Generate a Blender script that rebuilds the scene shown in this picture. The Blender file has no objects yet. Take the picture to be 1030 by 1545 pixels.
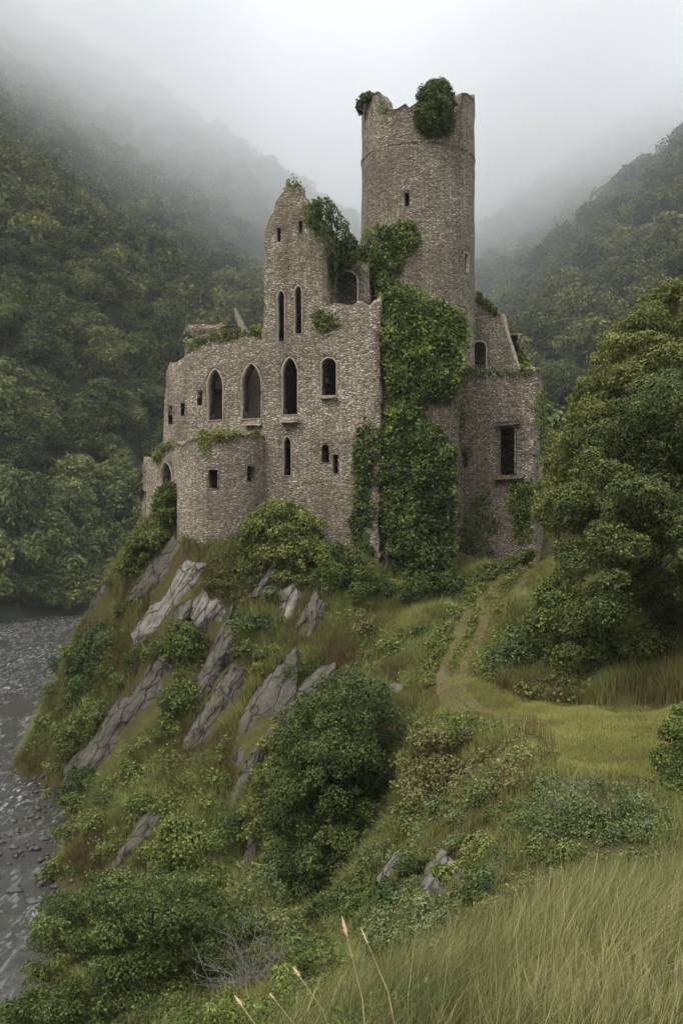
import bpy, math, random
import numpy as np
from mathutils import Vector, geometry

# ------------------------------------------------------------------ camera, world, sun, exposure
S = bpy.context.scene
COL = S.collection
F, CX, HY = 1500.0, 515.0, 800.0          # focal length in photo pixels, centre column, horizon row
cd = bpy.data.cameras.new('camera')
cam = bpy.data.objects.new('camera', cd); COL.objects.link(cam)
cam.location = (0, 0, 0); cam.rotation_euler = (math.pi/2, 0, 0)
cd.sensor_fit = 'VERTICAL'; cd.sensor_height = 36.0; cd.lens = 36.0*F/1545.0
cd.shift_y = (HY-772.5)/1545.0
cd.clip_start = 0.1; cd.clip_end = 6000
S.camera = cam
SUN_DIR = Vector((-0.55, -0.55, 0.85)).normalized()
SKY_ZENITH = 3.4   # overcast sky: the zenith is this much brighter than the horizon
W = bpy.data.worlds.new('World'); S.world = W; W.use_nodes = True
wn, wl = W.node_tree.nodes, W.node_tree.links
wn.clear()
sky = wn.new('ShaderNodeTexSky'); sky.sky_type = 'NISHITA'; sky.sun_disc = False
sky.sun_elevation = math.asin(SUN_DIR.z); sky.sun_rotation = math.atan2(SUN_DIR.x, SUN_DIR.y)
bg = wn.new('ShaderNodeBackground'); bg.inputs[1].default_value = 0.08
wl.new(sky.outputs[0], bg.inputs[0])
tc = wn.new('ShaderNodeTexCoord'); nz = wn.new('ShaderNodeTexNoise'); nz.inputs['Scale'].default_value = 1.6
nz.inputs['Detail'].default_value = 4
wl.new(tc.outputs['Generated'], nz.inputs['Vector'])
cr = wn.new('ShaderNodeValToRGB')
cr.color_ramp.elements[0].position = .3; cr.color_ramp.elements[0].color = (.655, .685, .712, 1)
cr.color_ramp.elements[1].position = .7; cr.color_ramp.elements[1].color = (.785, .805, .825, 1)
wl.new(nz.outputs['Fac'], cr.inputs[0])
bg2 = wn.new('ShaderNodeBackground'); bg2.inputs[1].default_value = 1.0
sz = wn.new('ShaderNodeSeparateXYZ'); wl.new(tc.outputs['Generated'], sz.inputs[0])
zr = wn.new('ShaderNodeMapRange'); zr.inputs[1].default_value = .15; zr.inputs[2].default_value = 1.0; zr.inputs[3].default_value = .5; zr.inputs[4].default_value = SKY_ZENITH
wl.new(sz.outputs[2], zr.inputs[0]); wl.new(zr.outputs[0], bg2.inputs[1])
wl.new(cr.outputs[0], bg2.inputs[0])
mx = wn.new('ShaderNodeMixShader'); mx.inputs[0].default_value = 0.88
wl.new(bg.outputs[0], mx.inputs[1]); wl.new(bg2.outputs[0], mx.inputs[2])
wo = wn.new('ShaderNodeOutputWorld'); wl.new(mx.outputs[0], wo.inputs[0])
sl = bpy.data.lights.new('sun', 'SUN'); sl.energy = 1.3; sl.angle = math.radians(25); sl.color = (1, .95, .87)
so = bpy.data.objects.new('sun', sl); COL.objects.link(so)
so.rotation_euler = (-SUN_DIR).to_track_quat('-Z', 'Y').to_euler(); so.location = (-30, -30, 60)
S.view_settings.view_transform = 'Standard'; S.view_settings.look = 'None'
S.view_settings.exposure = 0.9; S.view_settings.gamma = 1.0
S.cycles.max_bounces = 10; S.cycles.diffuse_bounces = 3; S.cycles.glossy_bounces = 2
S.cycles.transmission_bounces = 2; S.cycles.volume_bounces = 8; S.cycles.transparent_max_bounces = 8
S.cycles.volume_step_rate = 0.6; S.cycles.volume_max_steps = 256
S.cycles.use_denoising = True
S.cycles.use_adaptive_sampling = True; S.cycles.adaptive_threshold = 0.02

# ------------------------------------------------------------------ small maths
rng = np.random.default_rng(7)


def at(px, py, D):
    return np.array(((px-CX)/F*D, D, (HY-py)/F*D))


def proj(P):
    P = np.asarray(P, float)
    return CX+P[..., 0]/P[..., 1]*F, HY-P[..., 2]/P[..., 1]*F


def vnoise(P, seed=0):
    """smooth value noise in 0..1 at points P (n,3)"""
    P = np.asarray(P, float); i = np.floor(P).astype(np.int64); f = P-i; f = f*f*(3-2*f)

    def h(a, b, c):
        n = (a*374761393+b*668265263+c*2147483647+seed*1274126177) & 0xffffffff
        n = ((n ^ (n >> 13))*1274126177) & 0xffffffff
        n = ((n ^ (n >> 16))*2246822519) & 0xffffffff
        return ((n ^ (n >> 15)) & 0xffff)/65535.0
    r = 0
    for dx in (0, 1):
        for dy in (0, 1):
            for dz in (0, 1):
                w = (f[:, 0] if dx else 1-f[:, 0])*(f[:, 1] if dy else 1-f[:, 1])*(f[:, 2] if dz else 1-f[:, 2])
                r = r+w*h(i[:, 0]+dx, i[:, 1]+dy, i[:, 2]+dz)
    return r


def fbm(P, seed=0, oct=4):
    P = np.asarray(P, float); r = 0; a = .5; t = 0
    for k in range(oct):
        r = r+a*vnoise(P*2**k, seed+k*17); t += a; a *= .5
    return r/t


def inpoly(x, y, poly):
    x = np.asarray(x, float); y = np.asarray(y, float); r = np.zeros(x.shape, bool)
    n = len(poly)
    for k in range(n):
        x0, y0 = poly[k]; x1, y1 = poly[(k+1) % n]
        c = ((y0 > y) != (y1 > y))
        with np.errstate(divide='ignore', invalid='ignore'):
            r ^= c & (x < (x1-x0)*(y-y0)/((y1-y0) or 1e-9)+x0)
    return r


def polydist(x, y, poly, closed=True):
    d = np.full(np.shape(x), 1e9); n = len(poly)
    for k in range(n if closed else n-1):
        a = np.array(poly[k], float); b = np.array(poly[(k+1) % n], float); ab = b-a
        t = np.clip(((x-a[0])*ab[0]+(y-a[1])*ab[1])/max(ab@ab, 1e-9), 0, 1)
        d = np.minimum(d, np.hypot(x-a[0]-t*ab[0], y-a[1]-t*ab[1]))
    return d


def unit(V):
    return V/np.maximum(np.linalg.norm(V, axis=-1, keepdims=True), 1e-9)


# ------------------------------------------------------------------ mesh builders
def mk_mesh(name, V, faces, mats, tint=None, matidx=None, smooth=False):
    """faces: list of (n,k) index arrays; tint: per-face values in the same order"""
    me = bpy.data.meshes.new(name)
    V = np.asarray(V, np.float32)
    faces = [np.asarray(f, np.int32) for f in faces if len(f)]
    me.vertices.add(len(V)); me.vertices.foreach_set('co', V.ravel())
    loops = np.concatenate([f.ravel() for f in faces])
    sizes = np.concatenate([np.full(len(f), f.shape[1], np.int32) for f in faces])
    starts = np.concatenate(([0], np.cumsum(sizes)[:-1])).astype(np.int32)
    me.loops.add(len(loops)); me.loops.foreach_set('vertex_index', loops)
    me.polygons.add(len(sizes)); me.polygons.foreach_set('loop_start', starts)
    me.polygons.foreach_set('loop_total', sizes)
    if matidx is not None:
        me.polygons.foreach_set('material_index', np.asarray(matidx, np.int32))
    for m in (mats if isinstance(mats, (list, tuple)) else [mats]):
        me.materials.append(m)
    if smooth:
        me.polygons.foreach_set('use_smooth', np.ones(len(sizes), bool))
    me.update(calc_edges=True)
    if tint is not None:
        at_ = me.attributes.new('tint', 'FLOAT', 'FACE')
        at_.data.foreach_set('value', np.asarray(tint, np.float32))
    me.validate()
    return me


def link(name, me, parent=None):
    o = bpy.data.objects.new(name, me); COL.objects.link(o)
    if parent is not None:
        o.parent = parent
    return o


def tag(o, label=None, cat=None, group=None, kind=None):
    if label: o['label'] = label
    if cat: o['category'] = cat
    if group: o['group'] = group
    if kind: o['kind'] = kind
    return o


def empty(name, loc=(0, 0, 0)):
    o = bpy.data.objects.new(name, None); COL.objects.link(o); o.location = loc
    o.empty_display_size = .3
    return o


def copy_tree(root):
    r = root.copy(); COL.objects.link(r)
    for ch in root.children:
        c = ch.copy(); COL.objects.link(c); c.parent = r
    return r


def leaf_quads(P, N, L, rng, aspect=.62, fold=.12):
    """one folded rhombus leaf per point, lying in the plane across N"""
    n = len(P); N = unit(N)
    T = unit(np.cross(N, rng.normal(size=(n, 3)))); B = np.cross(N, T)
    L = np.broadcast_to(L, (n,))[:, None]
    w = L*aspect*.5
    V = np.stack([P-T*L*.5, P+B*w+N*L*fold, P+T*L*.5, P-B*w+N*L*fold], 1).reshape(-1, 3)
    return V, np.arange(n*4).reshape(n, 4)


def blades(P, L, Wd, lean, rng, curve=.5):
    """grass blades: a quad and a tip triangle each; lean (n,2) is how far the tip leans, as a share of L"""
    n = len(P); L = np.broadcast_to(L, (n,))[:, None]; Wd = np.broadcast_to(Wd, (n,))[:, None]
    a = rng.uniform(0, 2*math.pi, n)
    side = np.stack([np.cos(a), np.sin(a), np.zeros(n)], 1)*Wd*.5
    ln = np.concatenate([lean, np.zeros((n, 1))], 1)
    up = np.array([[0, 0, 1.]])
    h = np.sqrt(np.maximum(1-np.sum(lean**2, 1, keepdims=True), .08))
    mid = P+L*(.5*up*(.6+.4*h)+.5*ln*(1-curve)*.7)
    tip = P+L*(up*h+ln)-L*up*curve*.25*np.linalg.norm(ln, axis=1, keepdims=True)
    V = np.stack([P-side, P+side, mid+side*.8, mid-side*.8, tip], 1).reshape(-1, 3)
    b = np.arange(n)[:, None]*5
    return V, b+np.array([[0, 1, 2, 3]]), b+np.array([[3, 2, 4]])


def tube(pts, rad, k=7):
    """tapered tube along pts (list of 3-vectors)"""
    pts = np.asarray(pts, float); n = len(pts); V = []; Fc = []
    for i in range(n):
        d = unit((pts[min(i+1, n-1)]-pts[max(i-1, 0)])[None])[0]
        a = np.cross(d, (0, 0, 1) if abs(d[2]) < .9 else (1, 0, 0)); a = a/np.linalg.norm(a); b = np.cross(d, a)
        for j in range(k):
            t = 2*math.pi*j/k
            V.append(pts[i]+rad[i]*(a*math.cos(t)+b*math.sin(t)))
    for i in range(n-1):
        for j in range(k):
            Fc.append((i*k+j, i*k+(j+1) % k, (i+1)*k+(j+1) % k, (i+1)*k+j))
    return np.array(V), np.array(Fc)


def join_tubes(list_):
    V = []; Fc = []; o = 0
    for v, f in list_:
        V.append(v); Fc.append(f+o); o += len(v)
    return np.concatenate(V), np.concatenate(Fc)


def crown_arrays(lobes, per_m2, leaf, r, up=.45, shell=.3, flat=.85, front=None, sprays=.35):
    """leaves on lumpy clumps (rows of x, y, z, radius), with leafy sprays sticking out of them"""
    Ps, Ns, Ts = [], [], []
    for i, (x, y, z, R) in enumerate(lobes):
        n = int(4*math.pi*R*R*per_m2)+20
        d = unit(r.normal(size=(n, 3))+np.array((0, 0, .25)))
        if front is not None:
            k = d@front[i] > -.15; d = d[k]; n = len(d)
        nb = fbm(d*1.9+i*5.1, 71, 3)
        rad = R*(.55+.9*nb)*(1-shell*r.random(n)**1.6)
        p = np.array((x, y, z))+d*rad[:, None]*np.array((1, 1, flat)); t = r.normal()*.12
        Ps.append(p); Ns.append(d+np.array((0, 0, up))+r.normal(size=(n, 3))*.55)
        Ts.append(np.clip(.42+.6*(nb-.5)+r.normal(size=n)*.2+t, 0, 1))
        if sprays > 0:
            m = 7; q = max(3, int(n*sprays/m)); e = unit(r.normal(size=(m, 3))+np.array((0, 0, .4)))
            if front is not None: e = unit(e+front[i]*.8)
            w = r.uniform(.6, 1.0, (m, q))*r.uniform(1.1, 1.6, (m, 1))*R
            pp = np.array((x, y, z))+e[:, None]*w[..., None]*np.array((1, 1, flat))+r.normal(size=(m, q, 3))*R*.11
            pp[..., 2] -= (w/R)**2*R*.10
            Ps.append(pp.reshape(-1, 3)); Ns.append(r.normal(size=(m*q, 3))+np.array((0, -.2, .8))); Ts.append(np.clip(.52+r.normal(size=m*q)*.2+t, 0, 1))
    P, N, T = np.concatenate(Ps), np.concatenate(Ns), np.concatenate(Ts)
    V, Fq = leaf_quads(P, N, leaf*r.uniform(.55, 1.45, len(P)), r, .6)
    return V, Fq, T


# ------------------------------------------------------------------ materials
class NT:
    def __init__(s, name):
        s.m = bpy.data.materials.new(name); s.m.use_nodes = True
        s.n, s.l = s.m.node_tree.nodes, s.m.node_tree.links
        s.n.clear(); s.out = s.n.new('ShaderNodeOutputMaterial')

    def node(s, t, **kw):
        nd = s.n.new(t)
        for k, v in kw.items():
            if k.startswith('i_'):
                key = k[2:]
                key = int(key) if key.isdigit() else key
                v2 = v
                if isinstance(v2, bpy.types.NodeSocket): s.l.new(v2, nd.inputs[key])
                else: nd.inputs[key].default_value = v2
            else: setattr(nd, k, v)
        return nd

    def ramp(s, fac, stops):
        r = s.n.new('ShaderNodeValToRGB'); e = r.color_ramp.elements
        while len(e) > 1: e.remove(e[-1])
        e[0].position, e[0].color = stops[0][0], (*stops[0][1], 1)
        for p, c in stops[1:]:
            x = e.new(p); x.color = (*c, 1)
        s.l.new(fac, r.inputs[0]); return r.outputs[0]

    def noise(s, vec, scale, detail=4, rough=.55):
        nd = s.node('ShaderNodeTexNoise', i_Scale=scale, i_Detail=detail, i_Roughness=rough)
        if vec is not None: s.l.new(vec, nd.inputs['Vector'])
        return nd.outputs['Fac']

    def mix(s, fac, a, b, blend='MIX'):
        nd = s.n.new('ShaderNodeMix'); nd.data_type = 'RGBA'; nd.blend_type = blend
        for idx, v in ((0, fac), (6, a), (7, b)):
            if isinstance(v, bpy.types.NodeSocket): s.l.new(v, nd.inputs[idx])
            elif idx == 0: nd.inputs[0].default_value = v
            else: nd.inputs[idx].default_value = (*v, 1)
        return nd.outputs[2]

    def math(s, op, a, b=0.0, c=None, clamp=False):
        nd = s.n.new('ShaderNodeMath'); nd.operation = op; nd.use_clamp = clamp
        for i, v in enumerate((a, b) if c is None else (a, b, c)):
            if isinstance(v, bpy.types.NodeSocket): s.l.new(v, nd.inputs[i])
            else: nd.inputs[i].default_value = v
        return nd.outputs[0]

    def maprange(s, v, a, b, c=0., d=1., smooth=False):
        nd = s.n.new('ShaderNodeMapRange'); nd.interpolation_type = 'SMOOTHSTEP' if smooth else 'LINEAR'
        s.l.new(v, nd.inputs[0])
        for i, x in enumerate((a, b, c, d)): nd.inputs[i+1].default_value = x
        return nd.outputs[0]

    def mapping(s, vec, scale):
        nd = s.node('ShaderNodeMapping'); nd.inputs['Scale'].default_value = scale
        s.l.new(vec, nd.inputs['Vector']); return nd.outputs[0]

    def pos(s):
        return s.n.new('ShaderNodeNewGeometry').outputs['Position']

    def bsdf(s, color, rough=.9, bump=None, bdist=.05, bstr=.6, spec=.3):
        b = s.n.new('ShaderNodeBsdfPrincipled')
        if isinstance(color, bpy.types.NodeSocket): s.l.new(color, b.inputs['Base Color'])
        else: b.inputs['Base Color'].default_value = (*color, 1)
        if isinstance(rough, bpy.types.NodeSocket): s.l.new(rough, b.inputs['Roughness'])
        else: b.inputs['Roughness'].default_value = rough
        b.inputs['Specular IOR Level'].default_value = spec
        if bump is not None:
            bp = s.n.new('ShaderNodeBump'); bp.inputs['Distance'].default_value = bdist
            bp.inputs['Strength'].default_value = bstr
            s.l.new(bump, bp.inputs['Height']); s.l.new(bp.outputs[0], b.inputs['Normal'])
        return b

    def done(s, b):
        s.l.new(b.outputs[0], s.out.inputs['Surface']); return s.m


def stone_mat(name, dark=1.0, warm=1.0, cell=(3.7, 3.7, 9.0)):
    t = NT(name); p = t.pos()
    w = t.node('ShaderNodeTexNoise', i_Scale=.9, i_Detail=2.0); t.l.new(p, w.inputs['Vector'])
    pv = t.node('ShaderNodeVectorMath', operation='MULTIPLY_ADD')
    t.l.new(w.outputs['Color'], pv.inputs[0]); pv.inputs[1].default_value = (.3, .3, .25); t.l.new(p, pv.inputs[2])
    mp = t.mapping(pv.outputs[0], cell)
    v1 = t.node('ShaderNodeTexVoronoi', feature='F1', i_Scale=1.0, i_Randomness=.9); t.l.new(mp, v1.inputs['Vector'])
    v2 = t.node('ShaderNodeTexVoronoi', feature='DISTANCE_TO_EDGE', i_Scale=1.0, i_Randomness=.9); t.l.new(mp, v2.inputs['Vector'])
    sep = t.node('ShaderNodeSeparateColor'); t.l.new(v1.outputs['Color'], sep.inputs[0])
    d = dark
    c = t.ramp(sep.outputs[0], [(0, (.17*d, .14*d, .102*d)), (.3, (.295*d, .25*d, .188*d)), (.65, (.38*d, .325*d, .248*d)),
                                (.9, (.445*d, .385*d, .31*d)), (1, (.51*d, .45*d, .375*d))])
    c = t.mix(t.math('MULTIPLY', sep.outputs[1], .3), c, (.30*d*warm, .222*d, .145*d))
    big = t.noise(p, .16, 5, .6)
    c = t.mix(t.maprange(big, .40, .66, 0, .75), c, (.46, .42, .37), 'MULTIPLY')
    st = t.noise(t.mapping(p, (.7, .7, .1)), 1.0, 4, .6)
    c = t.mix(t.maprange(st, .5, .72, 0, .75), c, (.45, .42, .38), 'MULTIPLY')
    ms = t.noise(p, .45, 5, .7)
    c = t.mix(t.maprange(ms, .60, .76, 0, .55), c, (.075, .08, .035))
    fine = t.noise(p, 9, 3, .6)
    c = t.mix(.55, c, t.ramp(fine, [(.3, (.55, .55, .55)), (.7, (1.25, 1.25, 1.25))]), 'MULTIPLY')
    mort = t.maprange(v2.outputs['Distance'], .02, .13, 0, 1, True)
    c = t.mix(mort, (.115*d, .096*d, .072*d), c)  # mortar joints, their tone lowered for the shade in the recesses
    h = t.math('ADD', t.maprange(v2.outputs['Distance'], 0, .22, 0, 1, True), t.math('MULTIPLY', sep.outputs[2], .55))
    h = t.math('ADD', h, t.math('MULTIPLY', fine, .35))
    return t.done(t.bsdf(c, .95, h, .085, .9, .1))


def rock_mat(name, base):
    t = NT(name); g = t.node('ShaderNodeAttribute', attribute_name='grain').outputs['Vector']; q = t.pos()
    wv = t.node('ShaderNodeVectorMath', operation='MULTIPLY_ADD'); wn_ = t.node('ShaderNodeTexNoise', i_Scale=.8, i_Detail=3.0); t.l.new(q, wn_.inputs['Vector'])
    t.l.new(wn_.outputs['Color'], wv.inputs[0]); wv.inputs[1].default_value = (.5, .5, .5); t.l.new(g, wv.inputs[2]); g = wv.outputs[0]
    st = t.noise(t.mapping(g, (.35, 2.6, 4.5)), 1.0, 6, .68); fn = t.noise(t.mapping(g, (.9, 9, 14)), 1.0, 4, .7)
    b = base
    c = t.ramp(st, [(.26, tuple(x*.3 for x in b)), (.5, b), (.74, tuple(x*1.5 for x in b))])
    c = t.mix(.7, c, t.ramp(fn, [(.3, (.55, .52, .5)), (.7, (1.3, 1.28, 1.25))]), 'MULTIPLY')
    c = t.mix(t.maprange(t.noise(q, 1.1, 4, .6), .55, .72, 0, .55), c, (b[0]*.8, b[1]*.68, b[2]*.55))
    c = t.mix(t.maprange(t.noise(q, 2.6, 6, .75), .60, .68, 0, .6), c, (.21, .205, .175))
    geo = t.n.new('ShaderNodeNewGeometry'); sx = t.node('ShaderNodeSeparateXYZ'); t.l.new(geo.outputs['Normal'], sx.inputs[0])
    mm = t.math('MULTIPLY', t.maprange(t.noise(q, 1.3, 6, .72), .5, .6, 0, .85), t.maprange(sx.outputs[2], -.3, .6, .15, .8))
    c = t.mix(mm, c, (.05, .055, .018))
    vo = t.node('ShaderNodeTexVoronoi', feature='DISTANCE_TO_EDGE', i_Scale=1.0); t.l.new(t.mapping(g, (.5, 1.8, 2.2)), vo.inputs['Vector'])
    ck = t.maprange(vo.outputs['Distance'], 0, .06, 0, 1)
    c = t.mix(ck, tuple(x*.25 for x in b), c)
    h = t.math('ADD', t.math('MULTIPLY', st, 1.3), t.math('ADD', t.math('MULTIPLY', fn, .7), t.math('ADD', t.math('MULTIPLY', t.noise(q, 7, 5, .7), .4), t.math('MULTIPLY', ck, .5))))
    return t.done(t.bsdf(c, .9, h, .22, 1.0, .2))


def leaf_mat(name, stops, trans=.22, vary=.35, rough=.6):
    t = NT(name); g = 1.14 if 'ivy' in name else 1.1 if 'tall' in name else 1.28; stops = [(q, tuple(x*g for x in c)) for q, c in stops]
    a = t.node('ShaderNodeAttribute', attribute_name='tint')
    c = t.ramp(a.outputs['Fac'], stops)
    oi = t.n.new('ShaderNodeObjectInfo')
    hv = t.n.new('ShaderNodeHueSaturation')
    t.l.new(c, hv.inputs['Color'])
    t.l.new(t.maprange(oi.outputs['Random'], 0, 1, 1-vary, 1+vary), hv.inputs['Value'])
    t.l.new(t.maprange(oi.outputs['Random'], 0, 1, .515, .485), hv.inputs['Hue'])
    b = t.bsdf(hv.outputs[0], max(rough, .65), spec=.12)
    tr = t.n.new('ShaderNodeBsdfTranslucent'); t.l.new(hv.outputs[0], tr.inputs[0])
    m_ = t.n.new('ShaderNodeMixShader'); m_.inputs[0].default_value = trans
    t.l.new(b.outputs[0], m_.inputs[1]); t.l.new(tr.outputs[0], m_.inputs[2])
    return t.done(m_)


def plain_mat(name, c, rough=.9, n=6, amt=.4):
    t = NT(name); f = t.noise(t.pos(), n, 4, .6)
    return t.done(t.bsdf(t.ramp(f, [(.3, tuple(x*(1-amt) for x in c)), (.7, tuple(x*(1+amt) for x in c))]), rough, f, .03, .6))


M_STONE = stone_mat('rubble_stone', 1.0)
M_STONE_T = stone_mat('tower_stone', .86, .8, (3.5, 3.5, 9.6))
M_STONE_D = stone_mat('shaded_side_stone', .74, 1.1)  # darker copy of the rubble stone, shade put into its colour
M_DRESS = plain_mat('dressed_stone', (.215, .178, .135), .9, 5)
M_ROCK = rock_mat('schist_rock', (.078, .069, .056))
M_ROCKP = rock_mat('pale_schist_rock', (.16, .146, .124))
M_ROCKR = plain_mat('river_rock', (.046, .042, .037), .6, 3, .5)
M_BARK = plain_mat('bark', (.075, .06, .048), .95, 8, .5)
M_TWIG = plain_mat('grey_twig', (.13, .115, .10), .9, 8, .3)
M_STEM = plain_mat('dry_stem', (.30, .23, .12), .9, 8, .3)
M_SEED = plain_mat('seed_head', (.55, .40, .26), .9, 60, .35)
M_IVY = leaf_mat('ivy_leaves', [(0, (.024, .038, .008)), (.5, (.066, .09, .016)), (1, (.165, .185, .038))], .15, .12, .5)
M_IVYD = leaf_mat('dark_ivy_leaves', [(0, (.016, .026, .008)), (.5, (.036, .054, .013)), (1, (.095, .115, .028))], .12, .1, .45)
M_FOREST = leaf_mat('forest_leaves', [(0, (.026, .037, .012)), (.5, (.06, .074, .022)), (1, (.15, .155, .044))], .2, .4)
M_DARKL = leaf_mat('dark_tree_leaves', [(0, (.018, .027, .008)), (.5, (.045, .058, .015)), (1, (.118, .13, .036))], .15, .1, .45)
M_YELL = leaf_mat('yellow_green_leaves', [(0, (.045, .055, .014)), (.5, (.10, .106, .026)), (1, (.21, .19, .05))], .25, .1)
M_SHRUB = leaf_mat('shrub_leaves', [(0, (.030, .042, .010)), (.5, (.066, .082, .019)), (1, (.15, .16, .04))], .2, .2)
M_GREYL = leaf_mat('grey_green_leaves', [(0, (.034, .046, .016)), (.5, (.068, .084, .028)), (1, (.14, .15, .06))], .2, .2)
M_BROWNL = leaf_mat('brown_scrub_leaves', [(0, (.055, .045, .02)), (.5, (.08, .082, .028)), (1, (.14, .145, .045))], .2, .2)
M_GRASS = leaf_mat('wild_grass', [(0, (.08, .058, .025)), (.3, (.09, .082, .027)), (.65, (.115, .135, .034)), (1, (.23, .22, .075))], .25, 0)
M_LAWN = leaf_mat('short_grass', [(0, (.10, .08, .032)), (.5, (.132, .13, .034)), (1, (.225, .21, .065))], .25, 0)
M_FGRASS = leaf_mat('tall_grass', [(0, (.055, .065, .025)), (.5, (.12, .13, .042)), (1, (.30, .27, .12))], .25, 0)


def ground_mat():
    t = NT('ground_soil'); p = t.pos()
    n1 = t.noise(p, .5, 6, .65); n2 = t.noise(p, 3.5, 5, .7)
    c = t.ramp(n1, [(.3, (.05, .034, .02)), (.5, (.046, .044, .018)), (.7, (.07, .066, .024))])
    c = t.mix(.6, c, t.ramp(n2, [(.3, (.5, .5, .5)), (.7, (1.4, 1.35, 1.2))]), 'MULTIPLY')
    sx = t.node('ShaderNodeSeparateXYZ'); t.l.new(p, sx.inputs[0])
    g = t.maprange(t.math('ADD', sx.outputs[2], t.math('MULTIPLY', n1, 3.0)), -17.6, -16.9, 1, 0)
    vo = t.node('ShaderNodeTexVoronoi', i_Scale=5.0); t.l.new(p, vo.inputs['Vector'])
    gr = t.ramp(vo.outputs['Distance'], [(0, (.10, .095, .088)), (.6, (.035, .032, .028))])
    c = t.mix(g, c, gr)
    return t.done(t.bsdf(c, 1.0, n2, .12, .8, 0.0))


M_GROUND = ground_mat()
M_HILL = plain_mat('hill_soil', (.03, .035, .016), .95, .2, .4)
def dirt_mat():
    t = NT('path_dirt'); p = t.pos()
    c = t.ramp(t.noise(p, 1.1, 5, .7), [(.36, (.075, .052, .03)), (.5, (.085, .066, .034)), (.62, (.08, .08, .027))])
    c = t.mix(.6, c, t.ramp(t.noise(p, 7, 4, .7), [(.3, (.6, .6, .6)), (.7, (1.3, 1.3, 1.3))]), 'MULTIPLY')
    return t.done(t.bsdf(c, .95, t.noise(p, 5, 4, .7), .06, .8, .1))


M_DIRT = dirt_mat()


def water_mat():
    t = NT('river_water'); p = t.pos()
    w1 = t.noise(t.mapping(p, (1.1, .55, 1)), 1.2, 6, .65)
    w2 = t.noise(t.mapping(p, (1, .4, 1)), .16, 4, .6)
    w3 = t.noise(t.mapping(p, (2.4, .5, 1)), 1.1, 7, .72)
    foam = t.math('MULTIPLY', t.maprange(w2, .44, .62), t.maprange(w3, .53, .66), clamp=True)
    c = t.mix(foam, (.034, .032, .026), (.36, .37, .365))
    r = t.maprange(foam, 0, 1, .22, .8)
    return t.done(t.bsdf(c, r, w1, .22, .7, .5))


M_WATER = water_mat()

# ------------------------------------------------------------------ terrain
CP = [  # photo column, photo row, distance
    # foreground knoll
    (900, 1545, 4.6), (1200, 1500, 5), (700, 1545, 4.8), (560, 1570, 5.5), (920, 1370, 8.2), (1150, 1345, 8.6), (760, 1425, 8.4),
    (650, 1500, 7.8), (470, 1600, 9.5), (960, 1385, 11.5), (1250, 1360, 12.5), (780, 1450, 11.5), (600, 1540, 10), (300, 1620, 14),
    # gully and brush
    (700, 1410, 16), (850, 1350, 16.5), (1000, 1330, 17), (600, 1490, 15), (450, 1560, 17), (300, 1570, 20), (100, 1580, 26),
    (820, 1265, 22), (950, 1240, 23), (1080, 1200, 24), (720, 1270, 25), (640, 1290, 27.5), (590, 1310, 29), (590, 1370, 27),
    (680, 1345, 24.5), (520, 1420, 30), (400, 1440, 28), (250, 1430, 32), (120, 1420, 38),
    # lawn and saddle
    (900, 1175, 27.5), (1020, 1150, 29), (1100, 1130, 30), (960, 1100, 34.5), (1040, 1075, 36), (850, 1085, 36.5), (760, 1075, 40), (690, 1050, 43),
    (640, 1075, 41), (640, 1140, 38), (740, 1140, 34.5), (650, 1220, 33), (780, 1180, 29.5),
    # path
    (690, 1000, 48), (740, 920, 56), (790, 870, 64), (830, 822, 74), (600, 930, 60), (650, 945, 56), (600, 1000, 54),
    # castle foot
    (740, 862, 68), (640, 888, 65), (545, 850, 65), (470, 828, 65.5), (400, 822, 65.5), (335, 842, 64), (270, 842, 66), (215, 800, 72.5),
    # crag
    (450, 890, 62), (360, 895, 62), (290, 890, 63.5), (200, 875, 69), (160, 905, 72), (120, 960, 73), (98, 1020, 72.5), (75, 1110, 72), (62, 1178, 70.5),
    (210, 1000, 64), (150, 1100, 66), (300, 1000, 59.5), (300, 1100, 56.5), (250, 1190, 53.5), (200, 1270, 51), (120, 1245, 57), (85, 1320, 51.5),
    (450, 985, 57), (430, 1070, 52.5), (380, 1170, 49.5), (365, 1290, 46.5), (545, 980, 56.5), (590, 1050, 49), (520, 1100, 47), (520, 1260, 43), (520, 1380, 39),
    (280, 1310, 46), (170, 1380, 43),
    # right bank
    (1000, 1030, 39), (900, 965, 48), (850, 905, 58), (950, 900, 50), (1040, 850, 50), (1150, 780, 52), (1300, 720, 55), (1250, 900, 42), (1300, 1000, 34), (900, 840, 70),
    (960, 760, 74),
]
CW = [(-8, 74, 0), (0, 76, 0), (8, 76, -1), (-2, 84, -2), (12, 84, -1.5), (-14, 82, -5), (-22, 84, -16), (22, 86, .5), (30, 95, 2), (45, 90, 6), (45, 110, 5), (20, 110, -6),
      (0, 110, -13), (-20, 105, -18), (0, 140, -17), (40, 140, -4), (60, 130, 6), (70, 80, 14), (70, 50, 10), (50, 30, 2), (30, 10, -2), (0, -6, -1.2), (-10, 0, -8), (-5, 6, -6), (20, -6, -1),
      (-21.6, 70, -20.5), (-19.3, 60, -20.5), (-15.6, 50, -20.5), (-14.2, 43, -20.5), (-13, 36, -20.5), (-25, 85, -20), (-28.6, 100, -20), (-39.5, 140, -19.5), (-47, 152, -19), (-14, 14, -9), (-26, 20, -15), (-40, 20, -18.6), (-22, 35, -18.7), (-33, 50, -18.7), (-45, 40, -18.7), (-30, 66, -18.4), (-45, 75, -18.2), (-33, 90, -18), (-50, 105, -17.8),
      (-60, 60, -18.4), (-60, 130, -17.3), (-35, 130, -17.5), (-70, 100, -17.6), (-60, 20, -18.6), (-60, 150, -17), (-20, 150, -17.2), (-70, 0, -18), (-30, 0, -15)]
CW = [(x, y, z-1.3 if z < -16.9 else z) for x, y, z in CW]
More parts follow.
